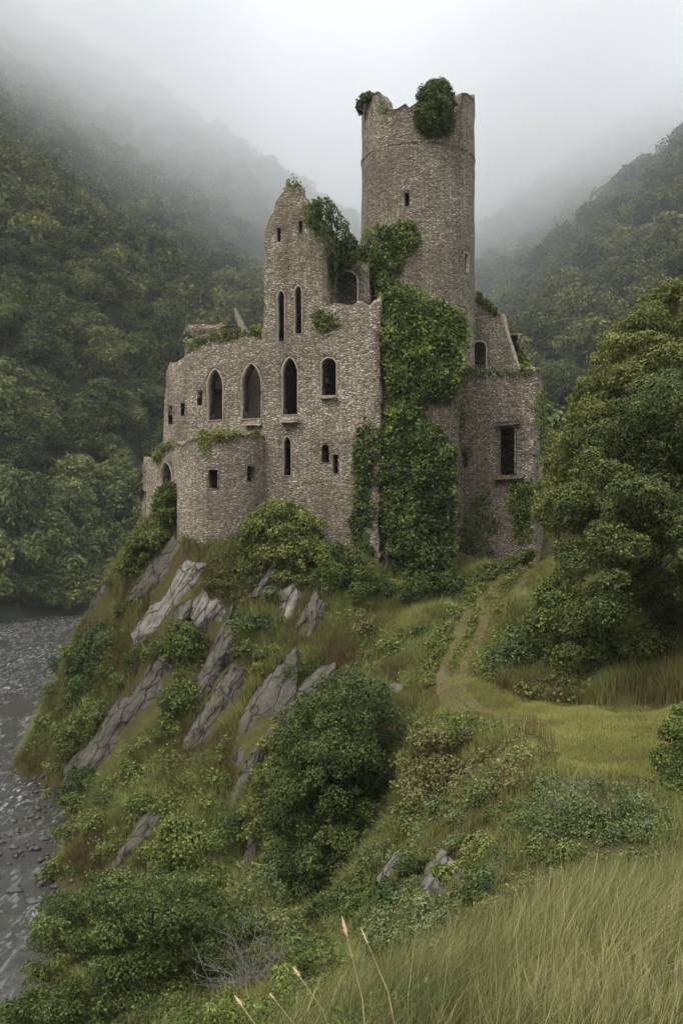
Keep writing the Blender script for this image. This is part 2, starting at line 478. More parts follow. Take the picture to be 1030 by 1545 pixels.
ctrl = np.array([at(*c) for c in CP]+[np.array(c, float) for c in CW])


def tps_fit(P, lam=.6):
    n = len(P); xy = P[:, :2]/20
    d2 = ((xy[:, None]-xy[None])**2).sum(-1)
    K = .5*d2*np.log(d2+1e-12)
    A = np.zeros((n+3, n+3)); A[:n, :n] = K+lam*1e-2*np.eye(n)
    Q = np.concatenate([np.ones((n, 1)), xy], 1); A[:n, n:] = Q; A[n:, :n] = Q.T
    b = np.zeros(n+3); b[:n] = P[:, 2]
    return np.linalg.solve(A, b), xy


TW, TXY = tps_fit(ctrl)
GX0, GX1, GY0, GY1, GS = -72., 76., -6., 152., .4
gx = np.arange(GX0, GX1+1e-6, GS); gy = np.arange(GY0, GY1+1e-6, GS)


def tps_eval(x, y):
    q = np.stack([x, y], 1)/20; out = np.empty(len(q))
    for i in range(0, len(q), 20000):
        s = q[i:i+20000]; d2 = ((s[:, None]-TXY[None])**2).sum(-1)
        out[i:i+20000] = (.5*d2*np.log(d2+1e-12))@TW[:-3]+TW[-3]+s@TW[-2:]
    return out


GXX, GYY = np.meshgrid(gx, gy)
ZG = tps_eval(GXX.ravel(), GYY.ravel()).reshape(GXX.shape)
P3 = np.stack([GXX.ravel(), GYY.ravel(), np.zeros(GXX.size)], 1)
amp = np.clip((GYY-8)/25, .12, 1)
ppx, ppy = proj(np.stack([GXX, np.maximum(GYY, .5), ZG], -1))
LAWN = [(630, 1052), (690, 1015), (730, 1025), (800, 1058), (900, 1068), (1100, 1062), (1300, 1080), (1300, 1170), (1040, 1195), (930, 1190), (850, 1165), (770, 1120), (690, 1085), (630, 1078)]
lawn_w = np.where(inpoly(ppx, ppy, LAWN) & (GYY > 20), np.clip(polydist(ppx, ppy, LAWN)/15, 0, 1), 0)
amp = amp*(1-.92*lawn_w)
ZG = ZG+amp*((fbm(P3/5.5, 3).reshape(ZG.shape)-.5)*1.9+(fbm(P3/1.5, 9, 3).reshape(ZG.shape)-.5)*.9)


def river_z(y):
    return -18.6+.0165*(y-40)


ZG = np.maximum(ZG, river_z(GYY)-1.5)


# far valley sides
def hill_left(X, Y):
    s = -.75*(X+75)+.66*(Y-165)
    P = np.stack([X.ravel()/70, Y.ravel()/70, np.zeros(X.size)], 1)
    n = (fbm(P, 21, 4).reshape(X.shape)-.5)
    z = -16+1.0*s*(1-.1*np.clip(s/400, 0, 1))+n*np.clip(s/2+6, 0, 34)
    return z


RIDGE_R = [tuple(at(x, y, d)-np.array((0, 0, 11))) for x, y, d in ((1230, 60, 400), (1130, 130, 420), (1035, 222, 440), (960, 280, 452), (900, 335, 462), (835, 415, 475), (780, 475, 485), (735, 530, 495), (690, 590, 505))]
RIDGE_F = [tuple(at(x, y, d)-np.array((0, 0, 11))) for x, y, d in ((1030, 130, 640), (900, 285, 650), (830, 350, 655), (780, 405, 660), (740, 445, 665), (690, 500, 670), (560, 600, 680))]


RIDGE_L = [tuple(at(x, y, 430)-np.array((0, 0, 11))) for x, y in ((-400, -500), (-150, -250), (0, -80), (100, 35), (180, 115), (250, 235), (330, 385), (400, 530), (480, 680), (560, 800))]


def ridge(X, Y, R, slope):
    z = np.full(X.shape, -40.)
    for k in range(len(R)-1):
        for t in np.linspace(0, 1, 9):
            a = np.array(R[k])*(1-t)+np.array(R[k+1])*t
            z = np.maximum(z, a[2]-slope*np.hypot(X-a[0], Y-a[1]))
    P = np.stack([X.ravel()/45, Y.ravel()/45, np.zeros(X.size)], 1)
    return z+(fbm(P, 33, 4).reshape(X.shape)-.5)*22


def far_z(X, Y):
    X = np.asarray(X, float); Y = np.asarray(Y, float)
    base = river_z(np.minimum(Y, 165))-.6
    return np.maximum(np.maximum(base, np.minimum(hill_left(X, Y), ridge(X, Y, RIDGE_L, .75))), np.maximum(ridge(X, Y, RIDGE_R, .85), ridge(X, Y, RIDGE_F, .7)))


wb = np.clip((GYY-104)/44, 0, 1); wb = wb*wb*(3-2*wb)
ZG = ZG*(1-wb)+far_z(GXX, GYY)*wb


def tz(x, y):
    """ground height at points"""
    x = np.asarray(x, float); y = np.asarray(y, float)
    fx = np.clip((x-GX0)/GS, 0, len(gx)-1.001); fy = np.clip((y-GY0)/GS, 0, len(gy)-1.001)
    i = fx.astype(int); j = fy.astype(int); a = fx-i; b = fy-j
    return (ZG[j, i]*(1-a)+ZG[j, i+1]*a)*(1-b)+(ZG[j+1, i]*(1-a)+ZG[j+1, i+1]*a)*b


def hit(px, py, d0=3., d1=140.):
    """the ground point seen at a photo position"""
    D = np.arange(d0, d1, .1); x = (px-CX)/F*D; z = (HY-py)/F*D
    k = np.nonzero(z < tz(x, D))[0]
    d = D[k[0]] if len(k) else d1
    return np.array(((px-CX)/F*d, d, float(tz((px-CX)/F*d, d))))


def grid_mesh(name, X, Y, Z, m):
    ny, nx = X.shape; V = np.stack([X.ravel(), Y.ravel(), Z.ravel()], 1)
    i = np.arange(ny*nx).reshape(ny, nx)
    Fq = np.stack([i[:-1, :-1], i[:-1, 1:], i[1:, 1:], i[1:, :-1]], -1).reshape(-1, 4)
    return mk_mesh(name, V, [Fq], m, smooth=True)


tag(link('ground', grid_mesh('ground', GXX, GYY, ZG, M_GROUND)), kind='structure')


hx = np.arange(-720, 521, 8.); hy = np.arange(120, 981, 8.)
HX, HYY = np.meshgrid(hx, hy); HZ = far_z(HX, HYY)
# tuck the far sheet under the near ground where they overlap
inside = (HX > GX0+1) & (HX < GX1-1) & (HYY < GY1-1)
HZ = np.where(inside, np.minimum(HZ, tz(np.clip(HX, GX0, GX1), np.clip(HYY, GY0, GY1))-1.5), HZ)
tag(link('hill', grid_mesh('hill', HX, HYY, HZ, M_HILL)), kind='structure')
# side and rear land, so that the ground goes on past the near sheet
for nm, x0, x1, y0, y1, z0, z1 in (('terrain', 75.5, 520, -60, 130, 12, 60), ('terrain', -720, -71.5, -60, 170, -18.3, 40)):
    X, Y = np.meshgrid(np.linspace(x0, x1, 40), np.linspace(y0, y1, 24))
    f = (X-75.5)/440 if x0 > 0 else np.clip((-71.5-X-10)/640, 0, 1)
    edge = tz(np.full(X.shape, 75.5 if x0 > 0 else -71.5), np.clip(Y, GY0, GY1))
    tag(link(nm, grid_mesh(nm, X, Y, edge+(z1+60)*f-.4, M_HILL)), kind='structure')

# river
rx, ry = np.meshgrid(np.arange(-120, 12.1, .8), np.arange(-10, 330, .8))
Pw = np.stack([rx.ravel()/2.2, ry.ravel()/3.2, np.zeros(rx.size)], 1)
rz = river_z(np.minimum(ry, 215))+(fbm(Pw, 5, 3).reshape(rx.shape)-.5)*.45
tag(link('river', grid_mesh('river', rx, ry, rz, M_WATER)), kind='structure')

# ------------------------------------------------------------------ leaves on walls
def ivy(surf, poly, thick, leaf, mat, label, name='ivy', dens=3.2, cat='ivy', top=0., group=None, lump=1.0, fringe=14., base=0., seed=0, lobes=0, lobe_r=.7, stems=0):
    r = np.random.default_rng(int(poly[0][0]*7+poly[0][1])+seed)
    poly = np.array(poly, float); x0, y0 = poly.min(0); x1, y1 = poly.max(0)
    c0 = surf.px(x0, y0); c1 = surf.px(x1, y1)
    area_px = (x1-x0)*(y1-y0); m2 = abs((c1[0]-c0[0])*(c1[1]-c0[1])); 
    n = int(max(m2, 1.)/(leaf*leaf*.62)*dens)
    x = r.uniform(x0-10, x1+10, n); y = r.uniform(y0-10, y1+10, n)
    nz_ = (fbm(np.stack([x/22, y/22, np.full(n, 3.3)], 1), 41)-.5)*2
    d = np.where(inpoly(x, y, poly), 1, -1)*polydist(x, y, poly)+nz_*fringe
    k = d > r.uniform(-3, 4, n)
    x, y, d = x[k], y[k], d[k]
    uz = np.array([surf.px(a, b) for a, b in zip(x, y)]); n = len(uz)
    if n == 0: return
    cl = fbm(np.stack([uz[:, 0]/lump, uz[:, 1]/lump, np.full(n, 7.7)], 1), 51, 3)
    cl2 = fbm(np.stack([uz[:, 0]/lump*2.6, uz[:, 1]/lump*2.6, np.full(n, 1.7)], 1), 61, 2)
    edge = np.clip(d/14, 0, 1)**.6
    h = thick*edge*np.clip(.12+2.3*(cl-.36)+.7*(cl2-.5), .03, 1.5)
    fr = np.where(r.random(n) < .22, r.uniform(.1, .8, n), r.uniform(.85, 1.05, n))
    P = surf.pos(uz[:, 0], uz[:, 1], -(base+.05+h*fr))+r.normal(size=(n, 3))*.03
    N = surf.nrm(uz[:, 0])+np.array((0, 0, .35))+r.normal(size=(n, 3))*.5
    V, Fq = leaf_quads(P, N, leaf*r.uniform(.7, 1.3, n), r, .8)
    t = np.clip(.5+.9*(cl-.5)+r.normal(size=n)*.22, 0, 1)
    if lobes:
        ks = np.nonzero(d > 5)[0]; ks = ks[r.permutation(len(ks))[:lobes]]
        R = lobe_r*r.uniform(.5, 1.25, len(ks))*np.clip(d[ks]/22, .45, 1); nn = surf.nrm(uz[ks, 0])
        c_ = surf.pos(uz[ks, 0], uz[ks, 1], -(base+h[ks]*.6))
        V2, F2, t2 = crown_arrays(np.concatenate([c_, R[:, None]], 1), 1.35/(leaf*leaf*.62), leaf, r, .3, .3, 1.5, nn, .05)
        Fq = np.concatenate([Fq, F2+len(V)]); V = np.concatenate([V, V2]); t = np.concatenate([t, t2])
    o = link(name, mk_mesh(name, V, [Fq], mat, t))
    if stems:
        T = []
        for k in range(stems):
            q0, q1 = poly[r.integers(len(poly))], poly[r.integers(len(poly))]; yb = y1+4; xb = r.uniform(x0+(x1-x0)*.15, x1-(x1-x0)*.15)
            pts = []
            for w_ in np.linspace(0, 1, 8):
                a_ = surf.px(xb+r.normal()*5, yb+(y0-yb)*w_*r.uniform(.85, 1.)); pts.append(surf.pos(a_[:1], a_[1:], np.array([-base-.12]))[0])
            T.append(tube(pts, list(np.linspace(.12, .04, 8)), 6))
        tv_, tf_ = join_tubes(T); link('stem', mk_mesh('stem', tv_, [tf_], M_BARK), o)
    return tag(o, label, cat, group)


# ------------------------------------------------------------------ castle
castle = empty('ruined_castle', (0, 70, -1))
tag(castle, 'ruined stone castle with a tall round tower and pointed gable, standing on the crag', 'castle')
castle_inv = np.array(castle.location)


class Plane:
    """vertical plane from A to B; depth runs away from the viewer"""
    def __init__(s, A, B):
        s.A = np.array(A[:2], float); s.B = np.array(B[:2], float); s.len = np.linalg.norm(s.B-s.A)
        s.d = (s.B-s.A)/s.len; s.n = np.array((-s.d[1], s.d[0]))
        if s.n@(s.A+s.B) < 0: s.n = -s.n

    def px(s, px, py):
        k = (px-CX)/F; r = np.array((k, 1.))
        M = np.array([[s.d[0], -r[0]], [s.d[1], -r[1]]]); u, t = np.linalg.solve(M, -s.A)
        return np.array((u, (HY-py)/F*t))

    def pos(s, u, z, dep):
        xy = s.A+np.outer(u, s.d)+np.outer(dep, s.n)
        return np.concatenate([xy, np.asarray(z)[:, None]], 1)

    def nrm(s, u):
        return np.broadcast_to(np.array((-s.n[0], -s.n[1], 0)), (len(u), 3))


class Drum:
    """upright cylinder; u is arc length, 0 facing the viewer"""
    def __init__(s, c, r):
        s.c = np.array(c, float); s.r = r; s.a0 = math.atan2(-s.c[0], s.c[1])

    def px(s, px, py):
        k = (px-CX)/F; cx, cy = s.c
        a = k*k+1; b = -2*(k*cx+cy); c = cx*cx+cy*cy-s.r**2; q = b*b-4*a*c
        D = (-b-math.sqrt(max(q, 0)))/(2*a)
        ang = math.atan2(k*D-cx, cy-D)
        return np.array((ang*s.r, (HY-py)/F*D))

    def pos(s, u, z, dep):
        a = np.asarray(u)/s.r; R = s.r-np.asarray(dep)
        return np.stack([s.c[0]+np.sin(a)*R, s.c[1]-np.cos(a)*R, np.asarray(z)], 1)

    def nrm(s, u):
        a = np.asarray(u)/s.r
        return np.stack([np.sin(a), -np.cos(a), np.zeros(len(a))], 1)


def subdiv(poly, step):
    out = []
    n = len(poly)
    for k in range(n):
        a = np.array(poly[k], float); b = np.array(poly[(k+1) % n], float)
        m = max(1, int(np.linalg.norm(b-a)/step))
        for t in range(m): out.append(a+(b-a)*t/m)
    return out


def opening(surf, kind, x0, y0, x1, y1):
    """outline (u,z) of a window given by its photo rectangle (y0 top, y1 bottom)"""
    a = surf.px(x0, y1); b = surf.px(x1, y1); c = surf.px((x0+x1)/2, y0)
    u0, u1, zb, zt = a[0], b[0], (a[1]+b[1])/2, c[1]; w = u1-u0; um = (u0+u1)/2
    pts = [(u0, zb), (u1, zb)]
    if kind == 'rect':
        pts += [(u1, zt), (u0, zt)]
    else:
        rise = min(w*(.95 if kind == 'lancet' else .5), (zt-zb)*.6); zs = zt-rise
        for t in np.linspace(0, 1, 7):
            if kind == 'lancet':
                pts.append((u1-(w/2)*(t**1.6), zs+rise*(math.sin(t*math.pi/2)*.55+t*.45)))
            else:
                pts.append((um+w/2*math.cos(t*math.pi/2), zs+rise*math.sin(t*math.pi/2)))
        left = [(2*um-u, z) for u, z in pts[2:-1]][::-1]
        pts += left
    return pts


def wall(name, surf, outline, holes=(), thick=.9, mat=None, parent=None, jag=.12, zsolid=None, step=.45, rough=.07, seed=0):
    r = np.random.default_rng(seed+len(outline)*13)
    zb = min(p[1] for p in outline)
    pts = subdiv(outline, step); o2 = []
    for p in pts:
        if p[1] > zb+.6:
            p = p+np.array((r.normal()*jag*.35, r.normal()*jag))
        o2.append(p)
    loops = [o2]+[subdiv(h, .5) for h in holes]
    V = []; E = []
    for lp in loops:
        s0 = len(V); V += [tuple(p) for p in lp]
        E += [(s0+i, s0+(i+1) % len(lp)) for i in range(len(lp))]
    arr = np.array(V); us = np.arange(arr[:, 0].min(), arr[:, 0].max(), .55); zs = np.arange(arr[:, 1].min(), arr[:, 1].max(), .55)
    gu, gz = [q.ravel() for q in np.meshgrid(us, zs)]
    gu = gu+r.uniform(-.15, .15, len(gu)); gz = gz+r.uniform(-.15, .15, len(gz))
    ok = inpoly(gu, gz, o2) & (polydist(gu, gz, o2) > .2)
    for h in holes: ok &= ~inpoly(gu, gz, h) & (polydist(gu, gz, h) > .2)
    V += list(zip(gu[ok], gz[ok]))
    vo, eo, fo = geometry.delaunay_2d_cdt([Vector(v) for v in V], E, [], 0, 1e-5)[:3]
    vo = np.array([tuple(v) for v in vo]); fo = np.array(fo)
    c = vo[fo].mean(1); ok = inpoly(c[:, 0], c[:, 1], o2)
    for h in holes: ok &= ~inpoly(c[:, 0], c[:, 1], h)
    fo = fo[ok]
    Pn = np.stack([vo[:, 0]/1.3, vo[:, 1]/1.1, np.full(len(vo), seed*3.7)], 1)
    dn = (fbm(Pn, 11+seed, 3)-.5)*2*rough
    A = surf.pos(vo[:, 0], vo[:, 1], dn); Bk = surf.pos(vo[:, 0], vo[:, 1], np.full(len(vo), thick)+dn)
    n = len(vo)
    e = np.sort(np.concatenate([fo[:, [0, 1]], fo[:, [1, 2]], fo[:, [2, 0]]]), axis=1)
    ue, cnt = np.unique(e, axis=0, return_counts=True); be = ue[cnt == 1]
    quads = np.stack([be[:, 0], be[:, 1], be[:, 1]+n, be[:, 0]+n], 1)
    me = mk_mesh(name, np.concatenate([A, Bk])-castle_inv, [fo, fo[:, ::-1]+n, quads], mat or M_STONE)
    return link(name, me, parent or castle)


def surround(surf, hole, parent, w0=.13, proud=.035, sill=True, mat=None, name='window_surround'):
    h = np.array(hole); c = h.mean(0); n = len(h); w = w0*.5
    d = h-np.roll(h, 1, 0); nrm1 = unit(np.stack([d[:, 1], -d[:, 0]], 1)); nrm = unit(nrm1+np.roll(nrm1, -1, 0))
    if ((h+nrm*.01-c)**2).sum() < ((h-c)**2).sum(): nrm = -nrm
    r = np.random.default_rng(n)
    out = h+nrm*w*r.uniform(.75, 1.25, (n, 1))
    rings = [(h-nrm*.03, .25), (h-nrm*.03, -proud), (out, -proud), (out, .12)]
    V = np.concatenate([surf.pos(q[:, 0], q[:, 1], np.full(n, dd)) for q, dd in rings])
    Fq = []
    for k in range(3):
        for i in range(n):
            if not sill and i == 0: continue
            j = (i+1) % n; Fq.append((k*n+i, k*n+j, (k+1)*n+j, (k+1)*n+i))
    return link(name, mk_mesh(name, V-castle_inv, [np.array(Fq)], mat or M_DRESS), parent)


def pxl(surf, pts):
    return [tuple(surf.px(*p)) for p in pts]


def box_part(name, c, sx, sy, sz, ang, mat, parent, jit=.04, seed=0):
    """roughened block"""
    r = np.random.default_rng(seed); n = 4; V = []; idx = {}; Fq = []
    g = np.linspace(-.5, .5, n)
    def vid(i, j, k):
        if (i, j, k) not in idx:
            idx[(i, j, k)] = len(V); V.append((g[i]*sx, g[j]*sy, g[k]*sz))
        return idx[(i, j, k)]
    for a in range(n-1):
        for b in range(n-1):
            for s in (0, n-1):
                Fq.append([vid(a, b, s), vid(a+1, b, s), vid(a+1, b+1, s), vid(a, b+1, s)])
                Fq.append([vid(a, s, b), vid(a+1, s, b), vid(a+1, s, b+1), vid(a, s, b+1)])
                Fq.append([vid(s, a, b), vid(s, a+1, b), vid(s, a+1, b+1), vid(s, a, b+1)])
    V = np.array(V)+r.normal(size=(len(V), 3))*jit
    R = np.array([[math.cos(ang), -math.sin(ang), 0], [math.sin(ang), math.cos(ang), 0], [0, 0, 1]])
    return link(name, mk_mesh(name, V@R.T+np.array(c)-castle_inv, [np.array(Fq)], mat), parent)


def at2(px, D): return np.array(((px-CX)/F*D, D))


# main block
A0, B0 = at2(395, 67.5), at2(572, 65.5)
SC = Plane(A0, B0); BK = SC.n
hl = lambda *a: opening(SC, *a)
H_C = [hl('lancet', 418.5, 438, 429.5, 516), hl('lancet', 444, 431, 455.5, 504), hl('rect', 417.5, 343, 424, 365), hl('rect', 450, 333, 456.5, 352),
       hl('lancet', 425.5, 539, 449, 626), hl('round', 484, 540, 507.5, 597), hl('lancet', 427, 658, 439.5, 718), hl('round', 484, 670, 497, 698), hl('rect', 501.5, 685, 510.5, 715)]
out_C = pxl(SC, [(395, 900), (395, 500), (398, 497), (398, 430), (400, 346), (408, 330), (413, 316), (420, 306), (426, 289), (434, 277), (439, 272), (447, 272), (453, 280), (458, 288),
                 (463, 298), (470, 308), (478, 320), (487, 332), (489, 400), (491, 463), (502, 460), (530, 457), (556, 456), (574, 452), (572, 640), (570, 900)])
p_main = wall('gable_wall', SC, out_C, H_C, 1.1, M_STONE, castle, .2, seed=1)
for k in (0, 1): surround(SC, H_C[k], p_main, .12)
surround(SC, H_C[4], p_main, .15); surround(SC, H_C[5], p_main, .13); surround(SC, H_C[6], p_main, .12)
for k in (2, 3, 7, 8): surround(SC, H_C[k], p_main, .08, .015, mat=M_STONE)
ang = math.atan2(SC.d[1], SC.d[0])
q = at(437, 635, 66.85); box_part('corbel_sill', (q[0], q[1]-.1, q[2]), 1.2, .7, .28, ang, M_DRESS, p_main, .025, 3)
q = at(495, 600, 66.2); box_part('window_sill', (q[0], q[1]-.02, q[2]), 1.15, .35, .14, ang, M_DRESS, p_main, .015, 4)


def rect(u0, u1, z0, z1): return [(u0, z0), (u1, z0), (u1, z1), (u0, z1)]


def zat(py, D): return (HY-py)/F*D


# gable tower sides and back
gA = A0+BK*1.1; gE = SC.A+SC.d*SC.px(488, 400)[0]
s1 = Plane(gA, gA+BK*6); s1.n = SC.d; wall('tower_side_wall', s1, rect(0, 6, -4, zat(350, 68)), (), .9, M_STONE, castle, .25, seed=2)
s2 = Plane(gE+BK*1.12, gE+BK*6.6); s2.n = -SC.d
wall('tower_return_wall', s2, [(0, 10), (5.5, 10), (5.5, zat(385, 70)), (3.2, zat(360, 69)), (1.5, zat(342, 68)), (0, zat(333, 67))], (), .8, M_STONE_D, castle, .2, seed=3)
s3 = Plane(A0+BK*7, A0+BK*7+SC.d*8.2); wall('rear_wall', s3, rect(0, 8.2, -4, 17), (), .9, M_STONE_D, castle, .3, seed=4)
# unseen slabs added inside the castle to keep the openings dark
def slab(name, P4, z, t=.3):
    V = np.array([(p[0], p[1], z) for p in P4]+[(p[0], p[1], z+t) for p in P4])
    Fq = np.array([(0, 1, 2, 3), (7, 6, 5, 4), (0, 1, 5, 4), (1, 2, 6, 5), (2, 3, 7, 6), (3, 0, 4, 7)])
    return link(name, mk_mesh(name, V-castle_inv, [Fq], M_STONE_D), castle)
for z in (2.2, 6.1, 11.6, 15.0): slab('shade_slab', [A0+BK*1.2+SC.d*.1, B0+BK*1.2-SC.d*.1, B0+BK*6.9-SC.d*.1, A0+BK*6.9+SC.d*.1], z)
slab('shade_slab', [A0+BK*1.2+SC.d*.1, gE+BK*1.2-SC.d*.1, gE+BK*6-SC.d*.1, A0+BK*6+SC.d*.1], 19.2)

# link wall with dark arch, between gable and round tower
s4 = Plane(at2(489, 69.6), at2(556, 69.2)); arch = opening(s4, 'round', 506, 409, 539, 470)
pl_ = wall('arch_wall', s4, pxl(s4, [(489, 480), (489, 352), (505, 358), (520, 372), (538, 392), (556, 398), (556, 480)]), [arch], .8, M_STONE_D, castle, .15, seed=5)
surround(s4, arch, pl_, .2, .04, mat=M_DRESS, name='arch_surround')
s4b = Plane(at2(486, 71.6), at2(560, 71.2)); wall('rear_wall', s4b, pxl(s4b, [(480, 480), (480, 380), (560, 405), (560, 480)]), (), .5, M_STONE_D, castle, .1, seed=6)
slab('shade_slab', [at2(489, 70.5), at2(556, 70.1), at2(560, 71.2), at2(486, 71.6)], zat(400, 70))

# upper hall wall to the left
SA = Plane(at2(278, 70.2), at2(397, 67.7)); ha = lambda *a: opening(SA, *a)
H_A = [ha('lancet', 313, 557, 336.5, 634), ha('lancet', 364, 548, 396 - 1.5, 632), ha('rect', 298, 590, 305, 612)]
p_hall = wall('hall_wall', SA, pxl(SA, [(278, 870), (280, 600), (279, 524), (284, 519), (300, 513), (322, 509), (345, 505), (365, 500), (385, 497), (397, 496), (397, 870)]), H_A, 1.0, M_STONE, castle, .18, seed=7)
surround(SA, H_A[0], p_hall, .16); surround(SA, H_A[1], p_hall, .16)
q = at(382, 640, 67.9); box_part('window_sill', (q[0], q[1]-.1, q[2]), 1.3, .5, .2, math.atan2(SA.d[1], SA.d[0]), M_DRESS, p_hall, .03, 5)
sAi = Plane(SA.A+SA.n*2.6, SA.B+SA.n*2.6); wall('inner_wall', sAi, rect(0, SA.len, -2, zat(530, 70)), (), .7, M_DRESS, castle, .3, seed=8)
# rubble hump and broken spike on the hall top
q = at(322, 497, 71); box_part('rubble_heap', (q[0], q[1], q[2]-.75), 3.4, 1.6, 1.6, .1, M_STONE, castle, .22, 6)
tv, tf = tube([at(372, 505, 70.5), at(364, 490, 70.4), at(358, 475, 70.3), at(355, 464, 70.2)], [.34, .26, .17, .1], 6)
link('broken_mullion', mk_mesh('broken_mullion', tv-castle_inv, [tf], M_DRESS), castle)
# end tower
SE = Plane(at2(243, 73.4), at2(281, 70.3)); he = lambda *a: opening(SE, *a)
H_E = [he('rect', 254, 612, 260.5, 640), he('rect', 273, 608, 281 - 2, 627)]
p_end = wall('end_wall', SE, pxl(SE, [(240, 860), (245, 680), (248, 610), (251, 562), (256, 548), (268, 546), (274, 541), (279, 541), (281, 560), (281, 860)]), H_E, .9, M_STONE, castle, .1, seed=9)
sE2 = Plane(SE.A+SE.n*.92, SE.A+SE.n*4); sE2.n = SE.d; wall('end_side_wall', sE2, rect(0, 3, -3, zat(560, 74)), (), .8, M_STONE_D, castle, .2, seed=10)
sE3 = Plane(SE.A+SE.n*3+SE.d*.9, SE.B+SE.n*3+SE.d*2); wall('rear_wall', sE3, rect(0, 5, -3, zat(580, 76)), (), .6, M_STONE_D, castle, .2, seed=11)
slab('shade_slab', [SE.A+SE.n*.9, SE.B+SE.n*.9, SE.B+SE.n*3, SE.A+SE.n*3], zat(600, 74))
# far left low wall
SL = Plane(at2(214.5, 74.5), at2(272, 69)); arl = opening(SL, 'lancet', 241.5, 697, 259.5, 735)
p_low = wall('outer_wall', SL, pxl(SL, [(213, 830), (216, 700), (217.5, 692), (229, 690), (231, 684), (245, 676), (262, 668), (272, 664), (272, 830)]), [arl], .8, M_STONE, castle, .08, seed=12)
surround(SL, arl, p_low, .12, .03)
sL2 = Plane(SL.A, SL.A+np.array((.35, .93))*5); sL2.n = SL.d; wall('outer_side_wall', sL2, rect(0, 5, -4, zat(700, 76)), (), .7, M_STONE_D, castle, .15, seed=13)
sL3 = Plane(SL.A+SL.n*2, SL.B+SL.n*2); wall('rear_wall', sL3, rect(0, SL.len, -3, zat(690, 74)), (), .5, M_STONE_D, castle, .1, seed=14)
# round bastion
SB = Drum(at2(335.5, 68.3), 3.08)
hb = lambda *a: opening(SB, *a)
H_B = [hb('rect', 314, 708, 329, 737), hb('rect', 372.5, 703, 386.5, 727)]
uB = SB.r*math.radians(118)
zt = SB.px(335, 655)[1]
outB = [(-uB, -6), (uB, -6), (uB, zt+.2), (SB.r*1.2, zt+.05), (SB.r*.8, zt+.18), (SB.r*.5, zt-.25), (SB.r*.2, zt+.1), (-SB.r*.2, zt), (-SB.r*.5, zt-.2), (-SB.r*.9, zt-.35), (-SB.r*1.3, zt-.5), (-uB, zt-.4)]
p_bas = wall('bastion', SB, outB, H_B, .8, M_STONE, castle, .18, seed=15)
surround(SB, H_B[0], p_bas, .12, .02, mat=M_STONE); surround(SB, H_B[1], p_bas, .1, .02, mat=M_STONE)
a_ = np.linspace(-2.0, 2.0, 20)
disc = np.stack([SB.c[0]+np.sin(a_)*2.35, SB.c[1]-np.cos(a_)*2.35, np.full(20, zt-.7)], 1)
link('bastion_floor', mk_mesh('bastion_floor', disc-castle_inv, [np.arange(20)[None]], M_GROUND), p_bas)
# ivy clad buttress
SP = Plane(at2(577, 66.4), at2(692, 67.2))
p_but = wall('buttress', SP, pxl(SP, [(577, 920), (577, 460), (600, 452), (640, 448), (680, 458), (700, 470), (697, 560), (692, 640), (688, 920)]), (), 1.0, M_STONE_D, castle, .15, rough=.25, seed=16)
s5 = Plane(SP.A+SP.n*1.02, SP.A+np.array((.2, 1))*5); s5.n = SP.d; wall('buttress_side', s5, rect(0, 5, -6, zat(470, 68)), (), .8, M_STONE_D, p_but, .2, seed=17)
s6 = Plane(SP.B+SP.n*1.02, SP.B+np.array((.1, 1))*5); s6.n = -SP.d; wall('buttress_side', s6, rect(0, 4.5, -6, zat(480, 68)), (), .8, M_STONE_D, p_but, .2, seed=18)
slab('shade_slab', [SP.A+SP.n, SP.B+SP.n, SP.B+SP.n*5, SP.A+SP.n*5], zat(475, 69))
# round tower
TC = at2(630, 74.2); ST = Drum(TC, 4.2)
ht = lambda *a: opening(ST, *a)
H_T = [ht('rect', 609.5, 290, 617.5, 312), ht('rect', 699.5, 382, 706.5, 411)]
zT = ST.px(630, 168)[1]; U = math.pi*ST.r*.9999
def tu(px): return ST.px(px, 300)[0]
def tzp(px, py): return tuple(ST.px(px, py))
topT = [(U, zT-.3), (U*.62, zT+.1), (U*.6, zT+1.1), (U*.54, zT+1.2), tzp(714.5, 147), tzp(709, 144), tzp(697, 145), tzp(693, 158), tzp(686, 166), tzp(672, 158), tzp(655, 152), tzp(640, 150), tzp(626, 151), tzp(618, 155), tzp(612, 161), tzp(600, 161),
        tzp(590, 165), tzp(580, 160), tzp(577, 150), tzp(570, 141), tzp(560, 139), tzp(551, 141), tzp(547, 146), (-U*.56, zT+.9), (-U*.62, zT+.8), (-U*.64, zT-.2), (-U*.8, zT+.2), (-U, zT-.3)]
p_tow = wall('round_tower', ST, [(-U, 2), (U, 2)]+topT, H_T, 1.0, M_STONE_T, castle, .19, rough=.09, seed=19)
surround(ST, H_T[0], p_tow, .07, .015, mat=M_STONE_T); surround(ST, H_T[1], p_tow, .13, .03)
